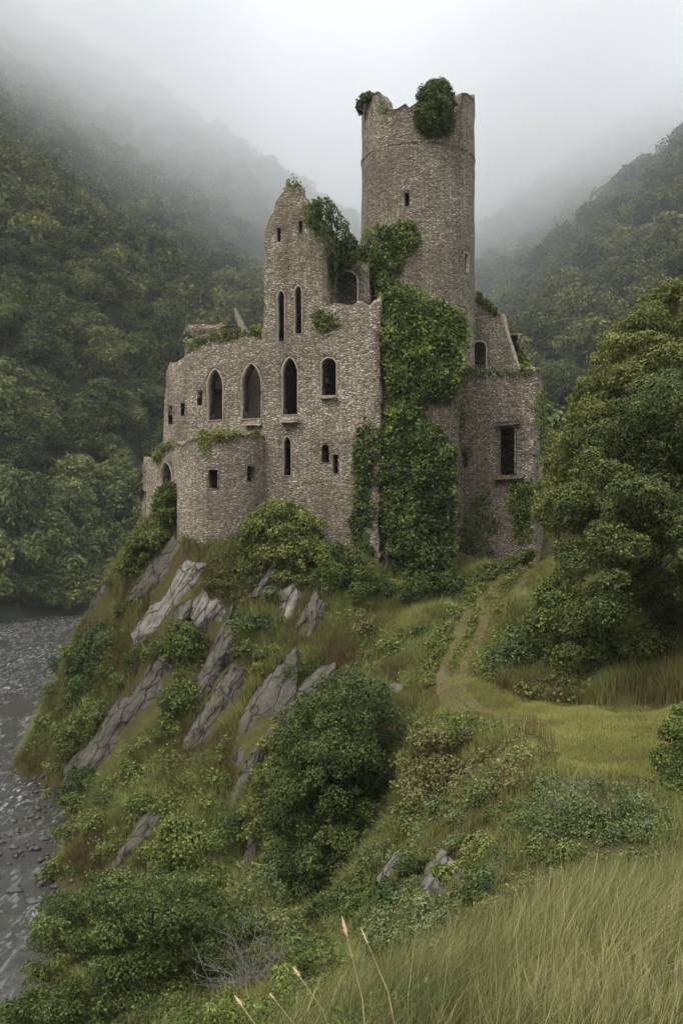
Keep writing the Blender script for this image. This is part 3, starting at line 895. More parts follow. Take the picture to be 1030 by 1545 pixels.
# string course, and unseen caps added inside the tower to darken it
sc_ = []
zc = zT-2.1
for R, z in ((4.18, zc-.14), (4.25, zc-.06), (4.25, zc+.06), (4.18, zc+.14)):
    a_ = np.linspace(-math.pi, math.pi, 97)[:-1]
    rr = R+rng.normal(size=96)*.018
    sc_.append(np.stack([TC[0]+np.sin(a_)*rr, TC[1]-np.cos(a_)*rr, z+rng.normal(size=96)*.02], 1))
i_ = np.arange(96); j_ = (i_+1) % 96
link('string_course', mk_mesh('string_course', np.concatenate(sc_)-castle_inv, [np.concatenate([np.stack([k*96+i_, k*96+j_, (k+1)*96+j_, (k+1)*96+i_], 1) for k in range(3)])], M_STONE_T), p_tow)
for z in (zT-1.7, 12.):
    a_ = np.linspace(-math.pi, math.pi, 40)[:-1]
    link('tower_shade_cap', mk_mesh('tower_shade_cap', np.stack([TC[0]+np.sin(a_)*3.4, TC[1]-np.cos(a_)*3.4, np.full(39, z)], 1)-castle_inv, [np.arange(39)[None]], M_STONE_D), p_tow)
# right gable
SG = Plane(at2(690, 74.6), at2(800, 74.2)); ag = opening(SG, 'round', 713, 515, 733, 556)
p_rg = wall('right_gable', SG, pxl(SG, [(688, 640), (690, 470), (697, 440), (716, 437), (728, 447), (740, 458), (752, 470), (758, 478), (765, 505), (774, 535), (781, 556), (790, 575), (790, 640)]), [ag], .9, M_STONE_T, castle, .12, seed=20)
surround(SG, ag, p_rg, .16, .03)
cv = []
cpts = [(752, 469), (759, 479), (766, 506), (775, 536), (782, 558)]
cop = np.array([at(x, y, 74.1) for x, y in cpts]); tv, tf = tube(cop+np.array((0, .4, .05)), [.22, .25, .22, .26, .22], 6)
link('coping', mk_mesh('coping', tv-castle_inv, [tf], M_DRESS), p_rg)
sG2 = Plane(at2(692, 78), at2(812, 78)); wall('rear_wall', sG2, pxl(sG2, [(692, 700), (692, 500), (757, 482), (772, 495), (785, 520), (797, 553), (812, 580), (812, 700)]), (), .6, M_STONE_D, castle, .15, seed=21)
slab('shade_slab', [at2(692, 75.6), at2(780, 75.4), at2(780, 77.8), at2(692, 77.8)], zat(500, 74))
# right block
SR = Plane(at2(686, 71.2), at2(809, 69.6)); hr = lambda *a: opening(SR, *a)
H_R = [hr('rect', 753.5, 644, 776, 717), hr('round', 694, 681, 705, 706)]
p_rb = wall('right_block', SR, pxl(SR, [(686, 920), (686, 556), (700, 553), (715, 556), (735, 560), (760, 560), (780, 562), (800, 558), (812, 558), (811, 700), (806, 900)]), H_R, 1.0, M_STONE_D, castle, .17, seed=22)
surround(SR, H_R[0], p_rb, .2, .05, mat=M_STONE_D); surround(SR, H_R[1], p_rb, .1, .02, mat=M_STONE_D)
ivy(SR, [(690, 552), (720, 553), (760, 557), (800, 556), (800, 566), (740, 570), (700, 566)], .22, .13, M_IVYD, 'dark moss and weeds along the top edge of the right block', name='wall_weeds', cat='weeds', fringe=6)
ar = math.atan2(SR.d[1], SR.d[0])
q = at(766, 721, 70.1); box_part('window_sill', (q[0], q[1]-.12, q[2]), 2.0, .5, .22, ar, M_STONE_D, p_rb, .03, 8)
q = at(765, 638, 70.1); box_part('window_lintel', (q[0], q[1]-.06, q[2]), 1.7, .4, .32, ar, M_STONE_D, p_rb, .04, 9)
s7 = Plane(SR.B, SR.B+SR.n*6); s7.n = -SR.d
wall('right_side_wall', s7, rect(0, 6, -5, zat(558, 70)), (), .9, M_STONE, castle, .15, seed=23)
s8 = Plane(SR.A+SR.n*6, SR.B+SR.n*6); wall('rear_wall', s8, rect(0, SR.len, -5, zat(570, 75)), (), .6, M_STONE_D, castle, .2, seed=24)
slab('shade_slab', [SR.A+SR.n, SR.B+SR.n-SR.d, SR.B+SR.n*6-SR.d, SR.A+SR.n*6], zat(580, 72))
slab('shade_slab', [SR.A+SR.n, SR.B+SR.n-SR.d, SR.B+SR.n*6-SR.d, SR.A+SR.n*6], zat(735, 72))

FOOT = [(-15.5, 75), (-12, 70), (-9.5, 66.5), (-8.2, 65.1), (-6, 66), (2.4, 65.3), (8, 67), (14.3, 69.5), (17, 77), (10, 82), (-13, 82)]


ivy(ST, [(546, 350), (575, 340), (600, 332), (612, 330), (634, 350), (630, 368), (612, 390), (602, 420), (600, 470), (560, 470), (546, 425), (541, 380)], .55, .2, M_IVY, 'bright green ivy climbing the foot of the round tower', lump=.9, lobes=46, lobe_r=.6)
ivy(ST, [(598, 440), (622, 430), (655, 450), (700, 462), (705, 480), (600, 490)], .5, .2, M_IVY, 'fringe of ivy where the round tower meets the buttress top', lump=.8)
ivy(SP, [(566, 445), (600, 438), (625, 440), (650, 455), (685, 460), (704, 478), (706, 510), (700, 555), (694, 590), (675, 606), (640, 612), (638, 650), (655, 640), (668, 660), (640, 690), (562, 690), (575, 640), (584, 600), (570, 540), (564, 480)], 1.5, .2, M_IVY,
    'thick mass of ivy covering the upper buttress below the round tower', lump=1.3, base=.1, lobes=240, lobe_r=.6, stems=5)
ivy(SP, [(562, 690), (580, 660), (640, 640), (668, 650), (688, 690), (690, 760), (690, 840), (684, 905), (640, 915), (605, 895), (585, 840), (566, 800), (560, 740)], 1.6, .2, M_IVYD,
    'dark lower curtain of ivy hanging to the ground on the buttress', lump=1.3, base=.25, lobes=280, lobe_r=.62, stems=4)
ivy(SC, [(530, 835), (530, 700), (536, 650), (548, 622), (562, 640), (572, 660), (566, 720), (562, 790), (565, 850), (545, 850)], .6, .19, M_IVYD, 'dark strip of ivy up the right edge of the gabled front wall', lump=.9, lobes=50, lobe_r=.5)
ivy(ST, [(568, 165), (578, 156), (592, 164), (588, 172), (572, 174)], .25, .14, M_IVY, 'pale green weeds in the low gap of the tower battlements', fringe=5)
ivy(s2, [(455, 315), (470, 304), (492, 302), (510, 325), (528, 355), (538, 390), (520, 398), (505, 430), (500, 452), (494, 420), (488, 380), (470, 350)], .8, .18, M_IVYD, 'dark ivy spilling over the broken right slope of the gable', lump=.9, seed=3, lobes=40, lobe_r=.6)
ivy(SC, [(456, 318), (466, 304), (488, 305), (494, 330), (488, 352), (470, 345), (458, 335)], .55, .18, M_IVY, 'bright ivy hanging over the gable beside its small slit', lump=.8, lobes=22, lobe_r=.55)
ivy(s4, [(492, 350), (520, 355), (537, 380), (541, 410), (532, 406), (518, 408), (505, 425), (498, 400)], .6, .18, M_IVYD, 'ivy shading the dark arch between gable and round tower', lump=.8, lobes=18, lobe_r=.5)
ivy(SC, [(428, 286), (440, 266), (450, 270), (462, 290), (452, 284), (440, 276)], .3, .15, M_IVY, 'weeds growing on the gable apex', cat='weeds', name='wall_weeds', fringe=4)
ivy(SC, [(464, 475), (480, 468), (500, 470), (515, 485), (508, 500), (490, 508), (474, 500)], .7, .16, M_SHRUB, 'small bush growing from the wall below the gable return', name='wall_shrub', cat='shrub', fringe=9, lobes=16, lobe_r=.45)
ivy(SG, [(712, 440), (724, 440), (740, 455), (757, 468), (760, 480), (742, 474), (722, 458)], .5, .16, M_IVY, 'ivy along the sloping top of the right gable', fringe=6, lobes=14, lobe_r=.45)
ivy(sG2, [(764, 492), (775, 497), (788, 525), (802, 556), (796, 566), (782, 555), (772, 525)], .5, .17, M_IVY, 'ivy on the farther sloping wall behind the pale coping', fringe=6, lobes=16, lobe_r=.45)
ivy(SR, [(786, 548), (820, 552), (818, 566), (790, 566)], .4, .16, M_IVY, 'ivy tuft on the top corner of the right block', fringe=6)
ivy(SR, [(764, 728), (800, 722), (806, 760), (804, 815), (780, 822), (768, 790)], .35, .17, M_IVY, 'patch of ivy under the tall window of the right block', fringe=12, lobes=26, lobe_r=.5)
ivy(SR, [(706, 755), (735, 745), (744, 790), (742, 850), (705, 858), (700, 800)], .35, .17, M_IVYD, 'thin dark ivy low on the right block beside the buttress', fringe=26, dens=2.2)
ivy(SR, [(694, 560), (702, 562), (700, 640), (692, 680), (690, 600)], .4, .17, M_IVYD, 'narrow ivy strand in the corner of buttress and right block', fringe=8)
ivy(s7, [(806, 590), (822, 590), (824, 680), (812, 700)], .5, .17, M_IVY, 'ivy on the outer side of the right block', fringe=6)
ivy(SA, [(280, 516), (300, 508), (345, 500), (398, 488), (398, 508), (365, 506), (345, 512), (300, 522), (284, 530)], .3, .14, M_SHRUB, 'grass and weeds along the top of the hall wall', name='wall_weeds', cat='weeds', fringe=6, lobes=22, lobe_r=.3)
ivy(SB, [(296, 650), (330, 646), (366, 650), (392, 648), (390, 660), (345, 662), (318, 668), (318, 690), (304, 690)], .3, .14, M_SHRUB, 'weeds hanging over the rim of the round bastion', name='wall_weeds', cat='weeds', fringe=7, lobes=14, lobe_r=.3)
ivy(SL, [(230, 692), (240, 674), (262, 662), (272, 668), (256, 680), (240, 698)], .4, .16, M_SHRUB, 'leafy weeds on the low outer wall', name='wall_weeds', cat='weeds', fringe=6, lobes=14, lobe_r=.4)

# ------------------------------------------------------------------ rock slabs on the crag
ROCKS = []


def rock(label, outline, top, mat, seed, edge=13., lip=1.1, under=.55, thick=1.3, back=.0):
    """outcrop with a given outline; top = its upper left edge line (lower end, upper end): a narrow lip turned to the sky, then a broad overhanging face"""
    r = np.random.default_rng(seed); out = np.array(outline, float); 
    out = out.mean(0)+(out-out.mean(0))*1.14; outline = [tuple(q) for q in out]; ROCKS.append(outline)
    top = [tuple(np.array(outline).mean(0)+(np.array(q)-np.array(outline).mean(0))*1.14) for q in top]
    hits = np.array([gd(*q) for q in outline]); c = out.mean(0)
    A_ = np.c_[np.ones(len(out)), out-c]; co = np.linalg.lstsq(A_, np.clip(hits, np.median(hits)-3, np.median(hits)+3), rcond=None)[0]; co[1:] *= .7
    o2 = np.array([q+r.normal(size=2)*1.1 for q in subdiv(out, 7)])
    x0, y0 = o2.min(0); x1, y1 = o2.max(0); st = 4.2
    X, Y = [q.ravel() for q in np.meshgrid(np.arange(x0, x1, st), np.arange(y0, y1, st))]
    X = X+r.uniform(-1.2, 1.2, X.size); Y = Y+r.uniform(-1.2, 1.2, Y.size); ok = inpoly(X, Y, o2) & (polydist(X, Y, o2) > 2.5)
    vs = np.concatenate([o2, np.c_[X[ok], Y[ok]]]); n0 = len(o2)
    vo, eo, fo = geometry.delaunay_2d_cdt([Vector(q) for q in vs], [(i, (i+1) % n0) for i in range(n0)], [], 0, 1e-4)[:3]
    vo = np.array([tuple(v) for v in vo]); fo = np.array(fo); ce = vo[fo].mean(1); fo = fo[inpoly(ce[:, 0], ce[:, 1], o2)]
    a0, a1 = np.array(top[0], float), np.array(top[1], float); ax = (a1-a0)/np.linalg.norm(a1-a0); nr = np.array((-ax[1], ax[0])); nr = nr if nr[0] > 0 else -nr
    al, pe = (vo-a0)@ax, (vo-a0)@nr                       # along the grain, and across it to the lower right
    D0 = co[0]+(vo-c)@co[1:]; m = D0.mean()/F
    g = np.c_[al*m, pe*m, np.zeros(len(vo))]
    wob = (fbm(np.c_[al/34, pe*0, al*0+seed], seed, 3)-.5)*18
    q = pe+wob; lipw = edge*(.7+.6*fbm(np.c_[al/25, pe*0+3, al*0], seed+2, 2))
    dep = np.where(q < lipw, (lipw-q)*m*lip, (q-lipw)*m*under)
    bed = np.floor(fbm(np.c_[al*m*.28, pe*m*1.25, al*0+seed*3.], seed+1, 2)*10)/10-.5      # bedding steps along the grain
    blk = np.floor(fbm(np.c_[al*m*.8, pe*m*.8, al*0+seed], seed+4, 2)*7)/7-.5
    fin = fbm(np.c_[al*m*1.6, pe*m*4.5, al*0+seed], seed+8, 3)-.5
    sc = min(1., (y1-y0)*m/2.5+.25)
    dep = dep+sc*(bed*.85+blk*.4+fin*.35)-.45+back
    ed = polydist(vo[:, 0], vo[:, 1], o2); dep = dep+np.clip(1-ed/7, 0, 1)**2*.35*sc
    D = D0+dep-np.percentile(dep, 70)-.3
    P = np.c_[(vo[:, 0]-CX)/F*D, D, (HY-vo[:, 1])/F*D]
    cen = P.mean(0); shr = cen+(P-cen)*np.array((.8, 1, .8)); Bk = shr.copy(); Bk[:, 1] = P[:, 1]+thick
    n = len(P); e = np.sort(np.concatenate([fo[:, [0, 1]], fo[:, [1, 2]], fo[:, [2, 0]]]), axis=1); ue, cnt = np.unique(e, axis=0, return_counts=True); be = ue[cnt == 1]
    me = mk_mesh('rock_slab', np.concatenate([P, Bk])-cen, [fo, fo[:, ::-1]+n, np.stack([be[:, 0], be[:, 1], be[:, 1]+n, be[:, 0]+n], 1)], mat)
    if len(me.vertices) == 2*n:
        g2 = np.concatenate([g, g+(0, 0, thick)])+seed*3.
        me.attributes.new('grain', 'FLOAT_VECTOR', 'POINT').data.foreach_set('vector', g2.astype(np.float32).ravel())
    o = link('rock_slab', me); o.location = cen
    return tag(o, label, 'rock')


def gd(px, py): return hit(px, py)[1]


rock('long pale straight-edged slab just below the round bastion', [(273, 853), (308, 857), (296, 888), (286, 913), (268, 938), (211, 965), (206, 952), (234, 905)], ((207, 956), (274, 853)), M_ROCKP, 1, 20, .7, .8)
rock('biggest dark slab leaning like a ramp on the crag above the river', [(234, 989), (246, 1000), (256, 1016), (252, 1052), (234, 1086), (197, 1125), (157, 1152), (110, 1178), (122, 1150), (153, 1100), (176, 1061), (207, 1022)], ((112, 1172), (234, 989)), M_ROCK, 2, 16)
rock('broad grey rock face right under the low outer wall', [(257, 816), (274, 828), (270, 860), (228, 892), (194, 902), (208, 870), (234, 840)], ((195, 898), (257, 818)), M_ROCK, 3, 18, .6, .35)
rock('pale jagged rock face right of the straight-edged slab', [(308, 892), (320, 908), (330, 904), (340, 922), (336, 940), (312, 955), (296, 942), (287, 921)], ((289, 925), (308, 892)), M_ROCKP, 4, 22, .4, .4)
rock('tall jagged grey rock face on the upper crag', [(350, 921), (341, 948), (360, 968), (360, 1006), (329, 1033), (308, 1056), (295, 1048), (293, 1026), (312, 1000), (327, 962)], ((294, 1040), (349, 922)), M_ROCK, 5, 14, .9, .4)
rock('dark slab in the middle of the crag, below the jagged rock face', [(351, 1004), (364, 1014), (362, 1063), (341, 1091), (308, 1122), (280, 1130), (283, 1107), (308, 1072), (331, 1034)], ((282, 1118), (350, 1005)), M_ROCK, 6, 11, 1., .6)
rock('long grey slab left of the big dark bush', [(441, 988), (442, 1053), (415, 1094), (392, 1125), (372, 1162), (357, 1156), (357, 1105), (374, 1067), (397, 1035)], ((358, 1130), (440, 990)), M_ROCK, 7, 24, .5, .35)
rock('narrow slab at the foot of the long grey slab', [(390, 1120), (398, 1135), (376, 1175), (360, 1210), (342, 1236), (346, 1208), (358, 1175)], ((344, 1225), (390, 1122)), M_ROCK, 8, 12)
rock('small pale pointed slab under the shrub at the castle foot', [(422, 896), (446, 880), (454, 900), (442, 926), (424, 948), (419, 925)], ((421, 940), (440, 882)), M_ROCKP, 9, 24, .3, .5)
rock('thin dark slab poking out of the grass below the castle', [(411, 852), (419, 864), (386, 910), (377, 900)], ((378, 902), (411, 853)), M_ROCK, 10, 7, 1., .6, .8)
rock('low slab near the water at the bottom of the crag', [(224, 1224), (243, 1236), (234, 1264), (202, 1292), (184, 1308), (166, 1307), (191, 1272), (207, 1241)], ((168, 1304), (224, 1225)), M_ROCK, 11, 12)
rock('dark rounded rock on the river side of the crag', [(160, 882), (174, 902), (170, 927), (147, 940), (132, 928), (143, 898)], ((136, 925), (160, 883)), M_ROCK, 12, 12)
rock('reddish grey slab above the big dark bush', [(498, 1008), (498, 1030), (473, 1054), (445, 1078), (411, 1114), (398, 1118), (407, 1088), (425, 1062), (456, 1030), (476, 1012)], ((402, 1112), (496, 1010)), M_ROCK, 13, 10, 1., .5)
rock('thin grey slab beside the small pale pointed slab', [(474, 892), (480, 904), (458, 948), (444, 962), (446, 940)], ((445, 955), (474, 893)), M_ROCK, 14, 9, 1., .5, .8)
rock('narrow upright rock left of the big bush foot', [(378, 1258), (387, 1275), (374, 1320), (362, 1345), (364, 1300)], ((364, 1335), (380, 1260)), M_ROCK, 15, 9, .8, .5, .8)
rock('short upright rock between the narrow upright rock and the big bush', [(406, 1262), (416, 1262), (402, 1312), (392, 1325), (394, 1300)], ((393, 1320), (407, 1263)), M_ROCKP, 16, 9, .8, .5, .8)
rock('slimmer of two pale ribs of rock below the scrub', [(605, 1293), (612, 1304), (590, 1345), (574, 1358), (569, 1340), (588, 1309)], ((571, 1350), (606, 1294)), M_ROCKP, 17, 10, .6, .5, .6)
rock('wider of two pale ribs of rock below the scrub', [(672, 1293), (688, 1309), (715, 1318), (710, 1336), (679, 1346), (655, 1356), (628, 1356), (643, 1329), (659, 1304)], ((632, 1354), (672, 1294)), M_ROCKP, 18, 16, .6, .4, .6)
rock('small broken outcrop under the grassy brow', [(739, 1316), (759, 1313), (755, 1335), (731, 1351), (731, 1330)], ((731, 1348), (742, 1316)), M_ROCKP, 19, 10, .6, .5, .5)
rock('pale block of stone beside the foot of the path', [(590, 1030), (604, 1032), (626, 1050), (610, 1060), (586, 1042)], ((588, 1042), (600, 1030)), M_ROCKP, 20, 12, .5, .4, .8)
rock('small stone face between the big bush and the scrub', [(613, 1216), (621, 1231), (603, 1257), (595, 1244)], ((597, 1250), (613, 1217)), M_ROCKP, 21, 8, .6, .5, .6)
rock('dark rock tucked under the lower end of the biggest dark slab', [(96, 1150), (128, 1128), (140, 1140), (118, 1172), (100, 1178)], ((98, 1172), (128, 1130)), M_ROCK, 22, 8)
rock('dark rock in the hollow under the straight-edged slab', [(262, 925), (284, 905), (296, 915), (290, 945), (268, 955)], ((264, 945), (284, 907)), M_ROCK, 23, 6, 1., .9)
rock('mossy rock high on the slope below the rounded grassy shrub', [(455, 930), (478, 905), (492, 915), (484, 945), (462, 965)], ((456, 955), (478, 907)), M_ROCK, 24, 9)

# ------------------------------------------------------------------ path tracks
def drape(name, pxs, width, label_seed, m, lift=.035):
    pts = np.array([hit(*p) for p in pxs])[:, :2]
    t = np.concatenate([[0], np.cumsum(np.linalg.norm(np.diff(pts, axis=0), axis=1))]); s = np.arange(0, t[-1], .25)
    x = np.interp(s, t, pts[:, 0]); y = np.interp(s, t, pts[:, 1])
    k = np.ones(9)/9
    x = np.convolve(np.pad(x, 4, 'edge'), k, 'valid'); y = np.convolve(np.pad(y, 4, 'edge'), k, 'valid')
    d = unit(np.stack([np.gradient(x), np.gradient(y)], 1)); nrm = np.stack([d[:, 1], -d[:, 0]], 1)
    r = np.random.default_rng(label_seed)
    cols = np.linspace(-1, 1, 5); wv = width*.5*(1+.35*(fbm(np.stack([s, s*0, s*0+label_seed], 1), 3)-.5)*2)
    wv = wv*np.clip(np.minimum(s+.4, t[-1]-s+1)/3.5, .08, 1)
    X = x[:, None]+nrm[:, :1]*cols*wv[:, None]; Y = y[:, None]+nrm[:, 1:]*cols*wv[:, None]
    Z = tz(X, Y)+lift
    return tag(link(name, grid_mesh(name, X, Y, Z, m)), kind='structure'), np.stack([x, y], 1)


_, TR1 = drape('path', [(770, 1096), (715, 1086), (680, 1064), (670, 1045), (668, 1010), (690, 965), (725, 905), (750, 875), (800, 850), (834, 824), (838, 806)], .62, 1, M_DIRT)
_, TR2 = drape('path', [(850, 1098), (770, 1084), (712, 1066), (692, 1046), (697, 1010), (725, 955), (760, 905), (795, 872), (822, 846), (836, 826)], .55, 2, M_DIRT)


# ------------------------------------------------------------------ plants
def lobes_in(poly, D, depth, rpx, n, r, shrink=.75):
    """leaf clump centres and radii filling a photo outline at distance D"""
    poly = np.array(poly, float); x0, y0 = poly.min(0); x1, y1 = poly.max(0); out = []
    tries = 0
    while len(out) < n and tries < n*60:
        tries += 1
        x, y = r.uniform(x0, x1), r.uniform(y0, y1); rp = rpx*r.uniform(.65, 1.3)
        dist = float(polydist(np.array([x]), np.array([y]), poly)[0])
        if not inpoly([x], [y], poly)[0]: continue
        if dist < rp*shrink: rp = max(dist/shrink, rpx*.35)
        if dist < rp*shrink*.7: continue
        f = np.clip(dist/(rpx*3), 0, 1)
        d = min(D+r.uniform(-1, 1)*depth*.5-f*depth*.4, hit(x, y)[1]-.35*rp/F*D)      # in front of the slope behind it
        out.append((*at(x, y, d), rp/F*D))
    return np.array(out)


def limbs(base, lobes, r, rad, n=9, top=None):
    """trunk with limbs reaching towards leaf clumps"""
    c = np.average(lobes[:, :3], axis=0); T = []
    fork = base+(c-base)*.5+r.normal(size=3)*.2
    T.append(tube([base-np.array((0, 0, .4)), base+(fork-base)*.5+r.normal(size=3)*.12, fork, c], [rad*1.25, rad, rad*.8, rad*.3]))
    for k in r.permutation(len(lobes))[:n]:
        e = lobes[k, :3]; m = fork+(e-fork)*.5+r.normal(size=3)*.3
        T.append(tube([fork+(c-fork)*r.uniform(-.6, .5), m, e], [rad*.42, rad*.26, rad*.06], 5))
    return join_tubes(T)


def plant(name, label, cat, poly, D, depth, rpx, n, leaf, mat, base, per_m2, seed, trunk=.16, group=None, extra=None, parts=('crown', 'trunk')):
    r = np.random.default_rng(seed)
    lb = lobes_in(poly, D, depth, rpx, n, r)
    gb = np.array([base[0], base[1], float(tz(base[0], base[1]))])
    root = empty(name, gb); tag(root, label, cat, group)
    V, Fq, T = crown_arrays(lb, per_m2, leaf, r, flat=.64 if parts[0] == 'crown' else .8)
    link(parts[0], mk_mesh(parts[0], V-gb, [Fq], mat, T), root)
    tv, tf = limbs(gb, lb, r, trunk, 9 if parts[0] == 'crown' else 3)
    link(parts[1], mk_mesh(parts[1], tv-gb, [tf], M_BARK), root)
    return root


def ground_xy(px, D): return ((px-CX)/F*D, D)


# trees on the right bank
plant('tree', 'dark dense broadleaf tree, the biggest one right of the path', 'tree',
      [(836, 800), (852, 730), (880, 660), (925, 600), (985, 555), (1050, 520), (1120, 560), (1130, 900), (1080, 985), (1000, 985), (930, 1010), (860, 990), (835, 930), (850, 860)], 45, 9, 27, 190, .115, M_DARKL, ground_xy(985, 46), 125, 1, .35)
plant('tree', 'yellow green tree rising behind the dark tree right of the path', 'tree',
      [(806, 740), (822, 690), (850, 640), (876, 570), (930, 490), (985, 430), (1060, 405), (1110, 480), (1110, 640), (960, 660), (900, 720), (860, 770), (815, 775)], 56, 9, 25, 170, .14, M_YELL, ground_xy(960, 58), 95, 2, .35)
plant('bush', 'rounded yellowish bush at the bend of the path beside the right block', 'bush',
      [(806, 770), (815, 725), (842, 705), (870, 720), (876, 770), (850, 798), (815, 800)], 63, 3, 20, 26, .15, M_YELL, ground_xy(840, 63.5), 90, 3, .1, parts=('foliage', 'stem'))
plant('bush', 'dark green undergrowth bush at the foot of the dark tree beside the path', 'bush',
      [(800, 900), (830, 860), (860, 850), (890, 880), (920, 930), (950, 1010), (890, 1035), (825, 1000), (790, 950)], 44.5, 3, 26, 50, .13, M_SHRUB, ground_xy(870, 46), 100, 4, .1, parts=('foliage', 'stem'))
plant('bush', 'low grassy green bush on the bank above the lawn', 'bush',
      [(722, 1010), (750, 965), (790, 935), (820, 960), (850, 1010), (850, 1045), (790, 1045), (735, 1030)], 46, 2, 20, 40, .11, M_GREYL, ground_xy(790, 47), 110, 5, .08, parts=('foliage', 'stem'))
plant('bush', 'leafy bush at the right edge of the lawn', 'bush',
      [(985, 1150), (1000, 1080), (1040, 1050), (1090, 1080), (1100, 1230), (1030, 1240), (992, 1200)], 26, 2, 26, 34, .075, M_SHRUB, ground_xy(1045, 26), 260, 6, .07, parts=('foliage', 'stem'))
# the big dark bush in the middle
plant('bush', 'big dark dense bush in the centre below the castle', 'bush',
      [(400, 1130), (430, 1075), (480, 1025), (530, 1008), (580, 1030), (605, 1075), (618, 1140), (600, 1220), (585, 1300), (560, 1370), (520, 1405), (440, 1400), (405, 1350), (395, 1270), (405, 1200)], 42.5, 5, 21, 260, .10, M_DARKL, ground_xy(510, 43), 150, 7, .25, parts=('foliage', 'stem'))
plant('bush', 'mossy green scrub on the rock left of the big dark bush', 'bush',
      [(372, 1200), (390, 1120), (420, 1090), (440, 1130), (420, 1220), (395, 1290), (365, 1280)], 45.5, 2, 18, 30, .12, M_SHRUB, ground_xy(405, 46), 90, 8, .08, parts=('foliage', 'stem'))
# lower left trees
plant('tree', 'dark spreading tree by the river at the foot of the crag', 'tree',
      [(38, 1400), (80, 1350), (125, 1318), (180, 1305), (240, 1300), (300, 1310), (345, 1350), (390, 1400), (400, 1460), (350, 1520), (250, 1580), (0, 1600), (-10, 1530), (40, 1470)], 29, 4.5, 23, 240, .07, M_DARKL, ground_xy(230, 30), 220, 9, .18)
plant('bush', 'light green leafy bush behind the dark riverside tree', 'bush',
      [(222, 1310), (232, 1258), (262, 1228), (300, 1236), (322, 1262), (350, 1300), (340, 1345), (270, 1345)], 34, 3, 22, 40, .10, M_SHRUB, ground_xy(290, 34.5), 150, 10, .09, parts=('foliage', 'stem'))
plant('bush', 'grey green bush between the bare twigs and the big dark bush', 'bush',
      [(335, 1340), (360, 1300), (410, 1310), (440, 1370), (470, 1410), (455, 1480), (390, 1470), (350, 1420)], 31, 3, 20, 34, .09, M_GREYL, ground_xy(405, 31.5), 130, 11, .08, parts=('foliage', 'stem'))
plant('bush', 'bluish green bush in the hollow in front of the pale ribs of rock', 'bush',
      [(545, 1400), (565, 1362), (610, 1345), (660, 1352), (700, 1370), (705, 1420), (680, 1480), (640, 1530), (570, 1520), (545, 1460)], 17.5, 2, 26, 50, .055, M_GREYL, ground_xy(620, 18), 420, 12, .06, parts=('foliage', 'stem'))
plant('bush', 'dark green bush low in the hollow left of the seed heads', 'bush',
      [(395, 1500), (430, 1440), (490, 1420), (540, 1450), (545, 1545), (480, 1600), (380, 1600)], 19, 2, 26, 40, .06, M_SHRUB, ground_xy(470, 19.5), 320, 13, .06, parts=('foliage', 'stem'))
plant('bush', 'low leafy bush under the seed heads at the edge of the tall grass', 'bush',
      [(240, 1560), (290, 1500), (380, 1475), (480, 1470), (560, 1485), (630, 1530), (660, 1600), (600, 1640), (240, 1640)], 13, 1.6, 26, 80, .042, M_SHRUB, ground_xy(440, 13), 520, 31, .04, parts=('foliage', 'stem'))
# scrub on the brow
plant('scrub', 'brown scrub with hanging dead stems on the brow below the lawn', 'scrub',
      [(590, 1180), (605, 1120), (650, 1095), (720, 1100), (790, 1105), (830, 1130), (820, 1170), (760, 1200), (700, 1235), (640, 1270), (595, 1260)], 35, 3, 22, 70, .10, M_BROWNL, ground_xy(700, 36), 110, 14, .06, parts=('foliage', 'stem'))
plant('scrub', 'green top growth over the brown scrub at the lawn edge', 'scrub',
      [(610, 1110), (640, 1075), (680, 1070), (740, 1085), (800, 1100), (840, 1140), (835, 1165), (780, 1140), (700, 1130), (640, 1140)], 35.6, 2, 16, 45, .09, M_SHRUB, ground_xy(720, 36.5), 130, 15, .06, parts=('foliage', 'stem'))
plant('scrub', 'grey green twiggy scrub along the near side of the lawn', 'scrub',
      [(770, 1250), (800, 1200), (850, 1180), (910, 1175), (970, 1195), (1030, 1230), (1060, 1290), (960, 1290), (880, 1270), (810, 1285)], 22.5, 2, 22, 60, .06, M_GREYL, ground_xy(900, 23), 220, 16, .05, parts=('foliage', 'stem'))
plant('scrub', 'low brownish scrub on the slope behind the tall grass', 'scrub',
      [(660, 1440), (690, 1390), (760, 1340), (830, 1310), (880, 1330), (850, 1370), (770, 1400), (700, 1460)], 15, 1.5, 20, 40, .05, M_BROWNL, ground_xy(770, 15.5), 300, 17, .04, parts=('foliage', 'stem'))
# at the castle foot
plant('bush', 'full green shrub at the castle foot below the narrow lancet', 'bush',
      [(358, 820), (375, 775), (410, 758), (450, 755), (482, 775), (492, 810), (480, 850), (440, 870), (395, 860)], 64.3, 2.6, 22, 44, .16, M_SHRUB, ground_xy(430, 65), 80, 18, .1, parts=('foliage', 'stem'))
plant('bush', 'rounded grassy shrub right of the castle foot shrub', 'bush',
      [(462, 880), (475, 840), (505, 818), (540, 830), (552, 865), (540, 895), (490, 900)], 62, 2.4, 16, 34, .14, M_SHRUB, ground_xy(510, 63), 90, 19, .08, parts=('foliage', 'stem'))
plant('bush', 'bright shrub against the low outer wall under the pointed arch', 'bush',
      [(230, 775), (238, 735), (256, 726), (272, 735), (272, 790), (255, 805), (235, 800)], 69, 2, 14, 26, .15, M_SHRUB, ground_xy(255, 70), 85, 20, .08, parts=('foliage', 'stem'))
plant('bush', 'green shrub on the ridge below the low outer wall', 'bush',
      [(180, 870), (195, 815), (215, 785), (245, 785), (265, 800), (240, 830), (205, 860)], 69.5, 2.5, 15, 34, .15, M_SHRUB, ground_xy(222, 70), 85, 21, .08, parts=('foliage', 'stem'))
